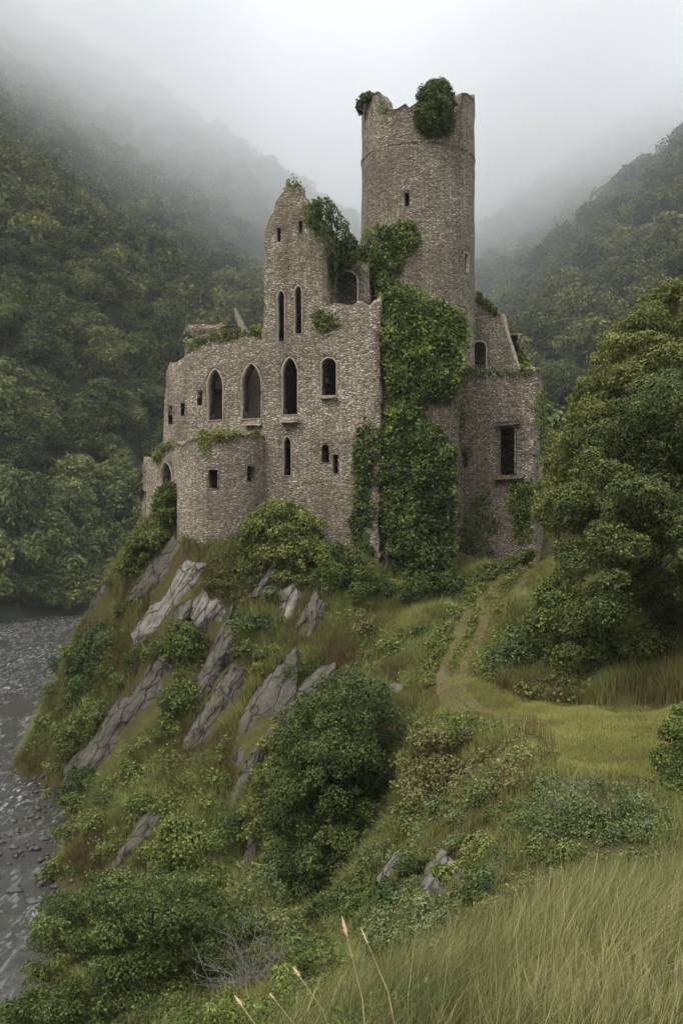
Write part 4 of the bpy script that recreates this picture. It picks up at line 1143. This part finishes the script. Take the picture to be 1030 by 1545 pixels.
plant('bush', 'dark ivy-like bush on the river side edge of the crag', 'bush',
      [(95, 1060), (105, 1000), (130, 950), (165, 935), (170, 970), (150, 1030), (120, 1090)], 71, 2, 15, 34, .15, M_IVYD, ground_xy(130, 72), 85, 22, .08, parts=('foliage', 'stem'))
plant('bush', 'pale fern-green bush left of the biggest dark slab', 'bush',
      [(70, 1165), (90, 1100), (130, 1050), (165, 1055), (160, 1090), (120, 1130), (90, 1175)], 68.5, 2, 15, 30, .14, M_SHRUB, ground_xy(110, 69), 85, 23, .08, parts=('foliage', 'stem'))
plant('bush', 'round bush between the straight-edged slab and the jagged rock face', 'bush',
      [(238, 985), (255, 940), (290, 935), (315, 965), (305, 1000), (262, 1010)], 61, 2, 14, 26, .14, M_SHRUB, ground_xy(275, 62), 85, 24, .08, parts=('foliage', 'stem'))
plant('bush', 'ivy-green bush right of the biggest dark slab', 'bush',
      [(240, 1100), (250, 1040), (280, 1010), (305, 1030), (295, 1090), (262, 1120)], 58.5, 2, 14, 26, .14, M_SHRUB, ground_xy(272, 59.5), 85, 25, .08, parts=('foliage', 'stem'))
plant('bush', 'dark leafy bush at the foot of the ivy curtain', 'bush',
      [(600, 905), (620, 870), (670, 860), (700, 875), (690, 900), (640, 925)], 62.6, 2, 13, 26, .14, M_IVYD, ground_xy(650, 63), 90, 26, .08, parts=('foliage', 'stem'))
plant('bush', 'leafy clump at the base of the right block beside the path', 'bush',
      [(690, 885), (720, 855), (770, 838), (815, 822), (820, 836), (770, 862), (720, 888)], 66, 1.6, 10, 40, .13, M_SHRUB, ground_xy(760, 67), 100, 27, .06, parts=('foliage', 'stem'))
plant('bush', 'row of dark leaves growing between the two path tracks', 'bush',
      [(672, 1000), (700, 945), (745, 895), (790, 862), (800, 872), (765, 905), (735, 945), (700, 990), (680, 1012)], 57, 1., 9, 40, .12, M_IVYD, ground_xy(735, 57), 110, 28, .05, parts=('foliage', 'stem')) if False else None

def ivy_cap(label, poly, D, depth, rpx, n, seed, mat):
    r = np.random.default_rng(seed); lb = lobes_in(poly, D, depth, rpx, n, r, .9)
    V, Fq, T = crown_arrays(lb, 120, .17, r, .1, .25, 1.)
    c = lb[:, :3].mean(0); o = link('ivy', mk_mesh('ivy', V-c, [Fq], mat, T)); o.location = c
    tag(o, label, 'ivy')


ivy_cap('round clump of ivy capping the battlements of the round tower', [(626, 160), (632, 140), (645, 126), (657, 121), (672, 124), (684, 140), (690, 165), (688, 190), (672, 205), (655, 212), (634, 208), (626, 190)], 70.2, 1.2, 15, 40, 3, M_IVYD)
ivy_cap('small ivy tuft on the left merlon of the round tower', [(537, 172), (538, 152), (547, 140), (566, 136), (577, 143), (574, 150), (558, 150), (550, 162), (548, 176)], 72.4, .8, 8, 18, 4, M_IVYD)
# bare grey twigs
def twigs(name, label, base, n, L, r, group=None):
    T = []
    for k in range(n):
        d = unit(np.array([[r.uniform(-1, .6), r.uniform(-.6, .4), r.uniform(.3, 1.1)]]))[0]; l = L*r.uniform(.5, 1.1)
        p = [np.zeros(3)]
        for s in range(4):
            d = unit((d+r.normal(size=3)*.34)[None])[0]; p.append(p[-1]+d*l/4)
        T.append(tube(p, [.009, .008, .006, .005, .002], 4))
        for s in range(5):
            q = p[r.integers(1, 4)]; e = unit((d+r.normal(size=3)*.8)[None])[0]*l*r.uniform(.2, .45)
            T.append(tube([q, q+e*.5+r.normal(size=3)*.04, q+e], [.006, .005, .002], 4))
    v, f = join_tubes(T)
    o = link(name, mk_mesh(name, v, [f], M_TWIG)); o.location = base
    return tag(o, label, 'dead branches', group)


def gp(px, D, dz=0.):
    x, y = ground_xy(px, D); return (x, y, float(tz(x, y))+dz)


q = at(385, 1440, 25); twigs('bare_branches', 'tangle of bare grey branches right of the dark riverside tree', (q[0], q[1], max(q[2]-1.0, gp(385, 25)[2])), 44, 2.3, np.random.default_rng(5))
q = gp(880, 22); twigs('bare_branches', 'thin grey dead twigs sticking out of the scrub near the lawn', (q[0], q[1]-.3, q[2]+.1), 22, 1.3, np.random.default_rng(6))
a, b = hit(606, 945), hit(700, 893); v, f = tube([a+(0, 0, .05), (a+b)/2+(0, 0, .22), b+(0, 0, .1)], [.045, .05, .03], 6)
tag(link('fallen_branch', mk_mesh('fallen_branch', v, [f], M_TWIG)), 'thin pale fallen branch lying on the slope below the ivy', 'branch')

# ------------------------------------------------------------------ small repeated shrubs on the crag and banks
def proto_arrays(seed, w, h, leaf, per):
    r = np.random.default_rng(seed); n = r.integers(6, 10)
    lb = np.stack([r.normal(size=n)*w*.28, r.normal(size=n)*w*.28, r.uniform(.25, .8, n)*h, r.uniform(.24, .4, n)*w], 1)
    return crown_arrays(lb, per, leaf, r), lb


PROTO = []
for k, (w, h, m) in enumerate(((1.5, 1.1, M_SHRUB), (1.2, .8, M_SHRUB), (1.7, 1.0, M_IVYD), (1.3, .9, M_GREYL), (1.3, .8, M_BROWNL))):
    (V, Fq, T), lb = proto_arrays(300+k, w, h, .13, 80)
    PROTO.append((mk_mesh('foliage', V, [Fq], m, T), mk_mesh('stem', *[[x] if i else x for i, x in enumerate(limbs(np.zeros(3), lb, np.random.default_rng(k), .04, 5))], M_BARK)))
LABS = ['small green shrub among grass and rocks on the crag', 'low leafy green shrub among the rocks of the crag', 'low dark ivy-leaved shrub clinging to the crag',
        'small grey green shrub on the rough slope', 'small brownish shrub on the rough slope']
GRPS = ['green shrubs on the crag', 'low leafy shrubs on the crag', 'dark shrubs on the crag', 'grey green shrubs on the slope', 'brownish shrubs on the slope']
r_ = np.random.default_rng(77)
CRAG = [(70, 1170), (110, 1000), (160, 890), (230, 800), (300, 850), (380, 870), (560, 900), (600, 1000), (600, 1060), (500, 1010), (420, 1090), (380, 1180), (350, 1320), (200, 1320), (90, 1260)]
spots = []
for _ in range(4000):
    px, py = r_.uniform(60, 860), r_.uniform(800, 1420)
    z1 = inpoly([px], [py], CRAG)[0]
    z2 = inpoly([px], [py], [(600, 1060), (560, 930), (700, 890), (690, 960), (640, 1040)])[0]
    z3 = inpoly([px], [py], [(590, 1250), (760, 1200), (880, 1180), (880, 1330), (700, 1380), (560, 1370)])[0]
    if not (z1 or z2 or z3): continue
    p = hit(px, py)
    if any(inpoly([px], [py-8], o)[0] or polydist(np.array([px]), np.array([py-8]), o)[0] < 9 for o in ROCKS): continue
    if any(np.linalg.norm(p-s[0]) < 1.6 for s in spots): continue
    k = r_.choice(5, p=(.3, .28, .2, .12, .1)) if z1 else r_.choice(5, p=(.1, .25, .3, .2, .15)) if z2 else r_.choice(5, p=(.1, .1, .0, .4, .4))
    spots.append((p, int(k), 1.0 if z1 else .6))
    if len(spots) > 200: break
MID = [(590, 1240), (760, 1180), (900, 1172), (1060, 1190), (1060, 1300), (900, 1335), (800, 1400), (720, 1480), (640, 1545), (380, 1545), (400, 1430), (560, 1360)]
ms = []
for _ in range(3000):
    px, py = r_.uniform(380, 1060), r_.uniform(1170, 1545)
    if not inpoly([px], [py], MID)[0]: continue
    p = hit(px, py)
    if any(np.linalg.norm(p-s[0]) < .034*p[1] for s in ms): continue
    ms.append((p, int(r_.choice(5, p=(.16, .14, .1, .34, .26))), .36+.017*(p[1]-14)))
    if len(ms) > 210: break
for _ in range(400):
    y = r_.uniform(46, 86); x = np.interp(y, [36, 50, 70, 100], [-12.2, -14.4, -20.2, -27]); x += r_.uniform(-.6, 1.6); z = float(tz(x, y))
    if z < river_z(y)-.1 or any(math.hypot(x-s_[0][0], y-s_[0][1]) < 1.5 for s_ in spots): continue
    spots.append((np.array((x, y, z)), int(r_.choice(5, p=(.25, .2, .35, .15, .05))), 1.0))
    if len(spots) > 480: break
spots += ms
for p, k, sc in spots:
    o = empty('shrub', tuple(p-np.array((0, 0, .15)))); s = sc*r_.uniform(.6, 1.25)
    o.scale = (s, s, s*r_.uniform(.7, 1.0)); o.rotation_euler = (0, 0, r_.uniform(0, 6.28))
    tag(o, LABS[k], 'shrub', GRPS[k])
    link('foliage', PROTO[k][0], o); link('stem', PROTO[k][1], o)

# ------------------------------------------------------------------ grass
def on_rock(P, lift=0., grow=0.):
    x, y = proj(P); y = y-lift*F/P[:, 1]; k = np.zeros(len(P), bool)
    for o in ROCKS:
        k |= inpoly(x, y, o)
        if grow: k |= polydist(x, y, o) < grow
    return k


def in_view(P, m=120):
    x, y = proj(P); return (x > -m) & (x < 1030+m) & (y < 1545+m*1.2)


def scatter(x0, x1, y0, y1, dens, r):
    n = int((x1-x0)*(y1-y0)*dens); x = r.uniform(x0, x1, n); y = r.uniform(y0, y1, n)
    P = np.stack([x, y, tz(x, y)], 1); return P[in_view(P)]


def slope_at(P, e=.5): return np.hypot(tz(P[:, 0]+e, P[:, 1])-tz(P[:, 0]-e, P[:, 1]), tz(P[:, 0], P[:, 1]+e)-tz(P[:, 0], P[:, 1]-e))/(2*e)


def trackd(P): return np.minimum(polydist(P[:, 0], P[:, 1], TR1, False), polydist(P[:, 0], P[:, 1], TR2, False))


def build_grass(name, P, L, Wd, r, mat, tint, lean=.35, wind=(0, 0)):
    n = len(P); a = r.uniform(0, 2*math.pi, n); m = r.uniform(.1, 1, n)*lean
    ln = np.stack([np.cos(a)*m+wind[0], np.sin(a)*m+wind[1]], 1)
    V, q, t = blades(P, L, Wd, ln, r)
    me = mk_mesh(name, V, [q, t], mat, np.concatenate([tint, tint]))
    return tag(link(name, me), kind='stuff')


r = np.random.default_rng(12)
def lawnmask(P):
    x, y = proj(P); return inpoly(x, y, LAWN) & (P[:, 1] > 20)


def tufted(P, spacing, spread, r):
    """draw the points together into tufts; returns points and a random value per tuft"""
    n = len(P); m = max(1, int(n/14)); C_ = P[r.permutation(n)[:m]]
    hv = r.random(m); k = r.integers(0, m, n)
    Q = C_[k].copy(); Q[:, :2] += r.normal(size=(n, 2))*spread*(.5+hv[k])[:, None]; Q[:, 2] = tz(Q[:, 0], Q[:, 1])-.03
    return Q, hv[k]


# crag and slopes, 33 to 90 m
P = scatter(-32, 34, 33, 92, 560, r)
keep = ~inpoly(P[:, 0], P[:, 1], FOOT) & (P[:, 2] > river_z(P[:, 1])+.45+r.normal(size=len(P))*.2)
keep &= ~lawnmask(P) & (trackd(P) > 1.0+.5*r.random(len(P))) & ~on_rock(P) & ~(on_rock(P, .3) & (r.random(len(P)) < .6))
pt = fbm(P/2.6, 81, 3); bare = fbm(P/3.7+9, 91, 3)
keep &= (bare < .71-.04*slope_at(P)+r.normal(size=len(P))*.03)
P, pt = P[keep], pt[keep]
# tufts: pull the blades towards tuft centres
P, h1 = tufted(P, .4, .13, r); pt = fbm(P/2.6, 81, 3)
sl = slope_at(P)
L = (.3+.75*pt)*r.uniform(.5, 1.35, len(P))*(.55+.75*h1)
ax_, ay_ = tz(P[:, 0]+.5, P[:, 1])-tz(P[:, 0]-.5, P[:, 1]), tz(P[:, 0], P[:, 1]+.5)-tz(P[:, 0], P[:, 1]-.5)
tint = np.clip(.16+1.3*(pt-.3)+.6*(h1-.5)-1.1*np.clip(fbm(P/4.3, 181, 3)-.54, 0, 1)*2+r.normal(size=len(P))*.13, 0, 1)
n = len(P); a = r.uniform(0, 6.28, n); m = r.uniform(.1, .5, n)
ln = np.stack([np.cos(a)*m-ax_*.35, np.sin(a)*m-ay_*.35], 1); ln *= np.minimum(1, .85/np.maximum(np.linalg.norm(ln, axis=1, keepdims=True), 1e-3))
V, q4, t3 = blades(P, L, .022*r.uniform(.7, 1.5, n), ln, r)
tag(link('grass', mk_mesh('grass', V, [q4, t3], M_GRASS, np.concatenate([tint, tint]))), kind='stuff')

# leafy weeds over the crag
P = scatter(-30, 12, 40, 76, 26, r)
P = P[(P[:, 2] > -16.6) & ~inpoly(P[:, 0], P[:, 1], FOOT) & (trackd(P) > .8) & ~lawnmask(P) & (fbm(P/2.2, 187, 3) > .53)]; P = P[~on_rock(P, .25, 5.)]
Pq = np.repeat(P, 9, 0)+r.normal(size=(len(P)*9, 3))*np.array((.2, .2, .12))+np.array((0, 0, .28)); hv = np.repeat(fbm(P/1.5, 189, 2), 9)
V, Fq = leaf_quads(Pq, np.array((0, -.3, 1))+r.normal(size=Pq.shape)*.6, .15*r.uniform(.5, 1.4, len(Pq)), r, .7)
tag(link('leafy_weeds', mk_mesh('leafy_weeds', V, [Fq], M_SHRUB, np.clip(r.normal(size=len(Pq))*.2+hv, 0, 1))), kind='stuff')

# lawn
P = scatter(2, 27, 24, 54, 900, r); P = P[lawnmask(P) & ((trackd(P) > .28) | (r.random(len(P)) < .55)) & (fbm(P/1.1, 183, 3) > .24)]
pt = fbm(P/1.9, 83, 3)
build_grass('lawn', P, (.05+.10*pt)*r.uniform(.6, 1.6, len(P)), .014, r, M_LAWN, np.clip(.5+1.7*(pt-.5)+r.normal(size=len(P))*.14, 0, 1), .6)
# thin grass on the tracks' edges and between them
P = scatter(5, 22, 40, 80, 800, r); d = trackd(P); x, y = proj(P)
P = P[(d < 1.9) & ((d > .2) | (r.random(len(P)) < .5)) & ~lawnmask(P)]
build_grass('path_grass', P, .13*r.uniform(.5, 1.5, len(P)), .018, r, M_LAWN, np.clip(.4+r.normal(size=len(P))*.2, 0, 1), .5)
# leafy ground cover beside the path
P = scatter(3, 22, 44, 80, 60, r); x, y = proj(P)
COVER = [(600, 990), (605, 935), (660, 910), (720, 872), (780, 850), (800, 868), (760, 915), (720, 960), (690, 1005), (640, 1045), (600, 1040)]
P = P[inpoly(x, y, COVER) & (trackd(P) > .45) & (fbm(P/1.3, 87, 2) > .42)]
cl = fbm(P/.8, 88, 2)
Pq = np.repeat(P, 5, 0)+r.normal(size=(len(P)*5, 3))*np.array((.13, .13, .07))+np.array((0, 0, .16))
V, Fq = leaf_quads(Pq, np.array((0, -.2, 1))+r.normal(size=Pq.shape)*.5, .13*r.uniform(.6, 1.4, len(Pq)), r, .8)
tag(link('leaf_ground_cover', mk_mesh('leaf_ground_cover', V, [Fq], M_SHRUB, np.clip(r.normal(size=len(Pq))*.22+.4, 0, 1))), kind='stuff')

# middle ground, 11 to 34 m
P = scatter(-16, 22, 11, 34, 420, r); P = P[~lawnmask(P) & (fbm(P/1.3, 184, 3) > .40)]
P, h1 = tufted(P, .3, .10, r); pt = fbm(P/1.8, 84, 3)
build_grass('meadow_grass', P, (.25+.5*pt)*r.uniform(.5, 1.3, len(P)), .013, r, M_GRASS, np.clip(.2+1.3*(pt-.3)+.7*(h1-.5)+r.normal(size=len(P))*.15, 0, 1), .65, (.12, 0))

# foreground tall grass, leaning to the right
P = scatter(-2.5, 6.5, 2.6, 12.5, 2600, r); x, y = proj(P)
pt = fbm(P/.7, 85, 3); k = (pt > .22+.1*r.random(len(P))) & (((x-590)*.62 > (1545-y)-70*r.random(len(P))) | ((x > 520) & (r.random(len(P)) < .10))); P, pt = P[k], pt[k]
P, h1 = tufted(P, .16, .06, r); pt = fbm(P/.7, 85, 3)
L = (.25+.5*pt)*r.uniform(.4, 1.3, len(P)); n = len(P)
a = r.uniform(0, 6.28, n); m = r.uniform(.05, .55, n); wd = .24+.5*(fbm(P/1.1, 86, 2)-.3)
ln = np.stack([np.cos(a)*m+wd, np.sin(a)*m-.05], 1); ln *= np.minimum(1, .92/np.maximum(np.linalg.norm(ln, axis=1, keepdims=True), 1e-3))
V, q4, t3 = blades(P, L, np.where(r.random(n) < .04, .008, .0031)*r.uniform(.6, 1.6, n), ln, r)
tint = np.clip(.12+1.2*(fbm(P/1.2, 385, 3)-.3)+.75*(h1-.5)+r.normal(size=n)*.16+(r.random(n) < .06)*.5, 0, 1)
tag(link('tall_grass', mk_mesh('tall_grass', V, [q4, t3], M_FGRASS, np.concatenate([tint, tint]))), kind='stuff')

# dead stems hanging over the brow
q = np.c_[r.uniform(595, 830, 2600), r.uniform(1085, 1190, 2600)]; q = q[fbm(np.c_[q/28, q[:, 0]*0], 286, 2) > .5]
P = np.array([hit(*v) for v in q])+np.array((0, -.9, .5)); n = len(P)
V, q4, t3 = blades(P, r.uniform(.4, 1.1, n), .02, np.c_[r.normal(size=n)*.2, -.3+r.normal(size=n)*.15], r); V = V.reshape(n, 5, 3); V[:, :, 2] = 2*V[:, :1, 2]-V[:, :, 2]; V = V.reshape(-1, 3)
tag(link('dead_stems', mk_mesh('dead_stems', V, [q4, t3], M_GRASS, np.tile(r.uniform(0, .22, n), 2))), kind='stuff')

# grass stalks with seed heads
ST_ = [((560, 1530), (517, 1388), 4.4, 1, 'tallest pale stalk with a plump upright seed head'), ((612, 1530), (546, 1404), 4.6, 0, 'pale stalk with a thin drooping seed head'),
       ((520, 1560), (444, 1462), 5.2, 1, 'leaning stalk with a slim seed head above the dark hollow'), ((440, 1590), (356, 1505), 5.0, 1, 'low stalk with a long bent seed head, leftmost of the stalks'),
       ((470, 1580), (408, 1500), 5.6, 0, 'short thin stalk with a small seed head')]
for i, (b, t, D, fat, lab) in enumerate(ST_):
    B = at(*b, D); B[2] = min(B[2], float(tz(B[0], B[1]))); T_ = at(*t, D)
    root = empty('seed_stalk', tuple(B)); tag(root, lab, 'grass stalk', 'grass stalks with seed heads')
    mid = B+(T_-B)*.55+np.array((.03, 0, .03)); e = T_-(T_-mid)*.22
    v, f = tube([B-B, mid-B, e-B], [.004, .003, .0022], 5); link('stem', mk_mesh('stem', v, [f], M_STEM), root)
    p = [e+(T_-e)*s for s in np.linspace(0, 1.25, 6)]; k = .0085 if fat else .005
    v, f = tube([x-B for x in p], [.002, k*.8, k, k*.85, k*.5, .001], 7); link('head', mk_mesh('head', v, [f], M_SEED), root)

# yellow flower at the lawn's edge
q = hit(1012, 1004); V, Fq = leaf_quads(np.tile(q+(0, -.3, .5), (9, 1))+rng.normal(size=(9, 3))*.05, rng.normal(size=(9, 3))+(0, -1, 1), .11, rng, .9)
M_YF = plain_mat('yellow_petals', (.65, .5, .05), .7, 30, .1)

# ------------------------------------------------------------------ boulders and gravel by the river
def boulder_mesh(seed):
    r = np.random.default_rng(seed); n1, n2 = 14, 9
    th, ph = np.meshgrid(np.linspace(0, 2*math.pi, n1+1)[:-1], np.linspace(.001, math.pi-.001, n2))
    d = np.stack([np.cos(th)*np.sin(ph), np.sin(th)*np.sin(ph), np.cos(ph)], -1).reshape(-1, 3)
    R = .7+.75*(np.round(fbm(d*1.3+seed, seed, 3)*6)/6-.4)+.35*(fbm(d*4+seed, seed+3, 2)-.5)
    V = d*R[:, None]*np.array((1, .8, .55)); i = np.arange(n1*n2).reshape(n2, n1); j = np.roll(i, -1, 1)
    return mk_mesh('river_boulder', V, [np.stack([i[:-1], j[:-1], j[1:], i[1:]], -1).reshape(-1, 4)], M_ROCKR)


BM = [boulder_mesh(s) for s in range(5)]
r = np.random.default_rng(31); nb = 0
while nb < 150:
    y = r.uniform(36, 175); xb = np.interp(y, [36, 50, 70, 100, 165], [-12.6, -14.8, -20.6, -27.6, -46]); x = xb-abs(r.normal())*y*.055
    z = float(river_z(y)); 
    if tz(min(max(x, GX0), GX1), min(y, GY1)) > z+.6: continue
    s = r.uniform(.16, .5)*(1+y/170)
    o = link('river_boulder', BM[nb % 5]); o.location = (x, y, z-.12*s); o.scale = (s, s*r.uniform(.7, 1.1), s*r.uniform(.5, .9)); o.rotation_euler = (0, 0, r.uniform(0, 6.28))
    tag(o, 'grey boulder in the shallow water of the river', 'boulder', 'boulders in the river'); nb += 1
# gravel: small stones along the bank
P = scatter(-30, 6, 30, 78, 7, r); zz = P[:, 2]-river_z(P[:, 1]); P = P[(zz > -.35) & (zz < .8) & (fbm(P/2.5, 95, 2) > .4)]
x = r.uniform(-70, -11, 60000); y = r.uniform(34, 190, 60000); xb = np.interp(y, [36, 50, 70, 100, 165], [-12.6, -14.8, -20.6, -27.6, -46])
P2 = np.stack([x, y, river_z(y)], 1); gap = xb-x
P2 = P2[(gap > -.5) & (gap < .16*y) & (fbm(P2/np.array((2.6, 6., 1))+3, 195, 3) > .5+.10*np.clip(gap/(.12*y), 0, 1))][:2600]
P2[:, 2] += r.uniform(-.08, .06, len(P2)); P = np.concatenate([P, P2])
n = len(P); s = (r.uniform(.06, .26, n)*(1+np.clip(P[:, 1]-50, 0, 200)/160))[:, None]
oc = np.array([(1, 0, 0), (0, 1, 0), (-1, 0, 0), (0, -1, 0), (0, 0, .7), (0, 0, -.7)])
V = (P[:, None]+oc[None]*s[:, None]*r.uniform(.6, 1.3, (n, 6, 1))).reshape(-1, 3); b = np.arange(n)[:, None]*6
fo = np.array([(0, 1, 4), (1, 2, 4), (2, 3, 4), (3, 0, 4), (1, 0, 5), (2, 1, 5), (3, 2, 5), (0, 3, 5)])
tag(link('gravel', mk_mesh('gravel', V, [(b[:, None]+fo[None]).reshape(-1, 3)], M_ROCKR)), kind='stuff')

# ------------------------------------------------------------------ forest on the valley sides
def forest_proto(seed, n_leaf, leaf):
    r = np.random.default_rng(seed); n = r.integers(11, 16)
    d = unit(r.normal(size=(n, 3))+np.array((0, 0, .55)))
    c = d*np.array((3.6, 3.6, 3.4))*r.uniform(.5, 1., (n, 1))+np.array((0, 0, 6.2)); R = r.uniform(1.5, 2.7, n)
    lb = np.concatenate([c, R[:, None]], 1)
    per = n_leaf/(4*math.pi*(R**2).sum())
    V, Fq, T = crown_arrays(lb, per, leaf, r, .5, .25, .8)
    tv, tf = limbs(np.zeros(3), lb, r, .3, 5)
    return V, Fq, T, tv, tf


FP = []
for k in range(7):
    V, Fq, T, tv, tf = forest_proto(500+k, 7500, .44)
    FP.append(mk_mesh('forest_tree', np.concatenate([V, tv]), [np.concatenate([Fq, tf+len(V)])], [M_FOREST, M_BARK], np.concatenate([T, np.zeros(len(tf))]),
                      np.concatenate([np.zeros(len(Fq), int), np.ones(len(tf), int)])))
r = np.random.default_rng(41)
cand = []
for (x0, x1, y0, y1, st) in ((-480, 120, 120, 560, 8.6), (10, 330, 130, 720, 9.0)):
    X, Y = np.meshgrid(np.arange(x0, x1, st), np.arange(y0, y1, st)); X = X.ravel()+r.uniform(-.42, .42, X.size)*st; Y = Y.ravel()+r.uniform(-.42, .42, Y.size)*st
    Z = far_z(X, Y); k = Z > river_z(np.minimum(Y, 165))+.3
    near = (X > GX0) & (X < GX1) & (Y < GY1); k &= ~near
    cand.append(np.stack([X, Y, Z], 1)[k & ((X < 5) if x0 < -100 else (X >= 5))])
# trees on the near sheet behind and beside the castle
X, Y = np.meshgrid(np.arange(-70, 75, 6.2), np.arange(96, 152, 6.2)); X = X.ravel()+r.uniform(-2.4, 2.4, X.size); Y = Y.ravel()+r.uniform(-2.4, 2.4, Y.size)
Z = tz(X, Y); k = (Z > river_z(Y)+1.2) & (X > 12); cand.append(np.stack([X, Y, Z], 1)[k])
X, Y = np.meshgrid(np.arange(-120, 20, 5.), np.arange(150, 260, 5.)); X = X.ravel()+r.uniform(-2, 2, X.size); Y = Y.ravel()+r.uniform(-2, 2, Y.size); Z = far_z(X, Y); sq = -.75*(X+75)+.66*(Y-165)
k = (Z > river_z(np.minimum(Y, 165))+.1) & (sq > 0) & (sq < 16) & ~((X > GX0) & (Y < GY1)); cand.append(np.stack([X, Y, Z-3.2], 1)[k])
C = np.concatenate(cand); px_, py_ = proj(C+(0, 0, 6))
C = C[(px_ > -130) & (px_ < 1160) & (C[:, 2]/C[:, 1] < .75)]
# leave out what a nearer slope hides: march from the eye
vis = np.ones(len(C), bool)
for t in np.linspace(.3, .96, 34):
    Q = C*t; zq = (C[:, 2]+11)*t
    ing = (Q[:, 0] > GX0) & (Q[:, 0] < GX1) & (Q[:, 1] < GY1)
    g = np.where(ing, tz(np.clip(Q[:, 0], GX0, GX1), np.clip(Q[:, 1], GY0, GY1)), far_z(Q[:, 0], np.maximum(Q[:, 1], 120)))
    vis &= zq > g-2
C = C[vis]; C = C[np.argsort(np.linalg.norm(C, axis=1))]
print('forest', len(C))
NT_ = 290
for i, p in enumerate(C[:NT_]):
    o = link('forest_tree', FP[r.integers(7)]); o.location = tuple(p-np.array((0, 0, 1.2))); s = r.uniform(1.05, 1.6)
    o.scale = (s*r.uniform(.9, 1.2), s*r.uniform(.9, 1.2), s*r.uniform(.85, 1.2)); o.rotation_euler = (r.normal()*.06, r.normal()*.06, r.uniform(0, 6.28))
    if p[0] < 5: tag(o, 'broadleaf tree in the dense wood on the steep valley side across the river', 'tree', 'trees across the river')
    else: tag(o, 'broadleaf tree in the wood behind the castle on its uphill side', 'tree', 'trees behind the castle')
far = C[NT_:]
print('far', len(far))
LOW = [forest_proto(600+k, 1100, .85) for k in range(5)]
Vs, Fs, Ts, o_ = [], [], [], 0
for p in far:
    V, Fq, T, _, _ = LOW[r.integers(5)]; a = r.uniform(0, 6.28); s = r.uniform(1.05, 1.6)
    Rz = np.array([[math.cos(a), -math.sin(a), 0], [math.sin(a), math.cos(a), 0], [0, 0, 1]])
    Vs.append((V*s)@Rz.T+p-np.array((0, 0, 1.2))); Fs.append(Fq+o_); o_ += len(V); Ts.append(np.clip(T+r.normal()*.2, 0, 1))
if len(far):
    tag(link('forest', mk_mesh('forest', np.concatenate(Vs), [np.concatenate(Fs)], M_FOREST, np.concatenate(Ts))), kind='stuff')

# ------------------------------------------------------------------ air
def vol_box(name, x0, x1, y0, y1, z0, z1, m):
    V = np.array([(x, y, z) for z in (z0, z1) for y in (y0, y1) for x in (x0, x1)], float)
    Fq = np.array([(0, 2, 3, 1), (4, 5, 7, 6), (0, 1, 5, 4), (2, 6, 7, 3), (0, 4, 6, 2), (1, 3, 7, 5)])
    return tag(link(name, mk_mesh(name, V, [Fq], m)), kind='stuff')


t = NT('haze_air'); v = t.n.new('ShaderNodeVolumePrincipled'); v.inputs['Color'].default_value = (.97, .98, 1, 1); v.inputs['Density'].default_value = .00013
v.inputs['Anisotropy'].default_value = .2; t.l.new(v.outputs[0], t.out.inputs['Volume'])
vol_box('haze', -760, 560, -80, 1000, -24, 520, t.m)
t = NT('low_cloud_vapour'); v = t.n.new('ShaderNodeVolumePrincipled'); v.inputs['Color'].default_value = (.94, .948, .955, 1)
tcn = t.n.new('ShaderNodeTexCoord'); p = tcn.outputs['Object']; sx = t.node('ShaderNodeSeparateXYZ'); t.l.new(p, sx.inputs[0])
n1 = t.noise(p, .011, 4, .55)
zz = t.math('ADD', sx.outputs[2], t.math('MULTIPLY', t.math('SUBTRACT', n1, .5), 70.))
zz = t.math('SUBTRACT', zz, t.math('MULTIPLY', t.math('ABSOLUTE', sx.outputs[0]), .62))
dn = t.math('MULTIPLY', t.maprange(zz, 48, 135, 0, 1, True), .0115)
dn = t.math('MULTIPLY', dn, t.maprange(t.math('ABSOLUTE', sx.outputs[0]), 12, 85, .48, 1, True))
dn = t.math('ADD', dn, t.math('MULTIPLY', t.math('MULTIPLY', t.maprange(sx.outputs[1], 215, 420, 0, 1, True), t.maprange(sx.outputs[0], -60, 70, .45, 1)), .0026))
t.l.new(dn, v.inputs['Density']); t.l.new(v.outputs[0], t.out.inputs['Volume'])
CLOUD = vol_box('low_cloud', -720, 520, 150, 690, -23, 300, t.m)
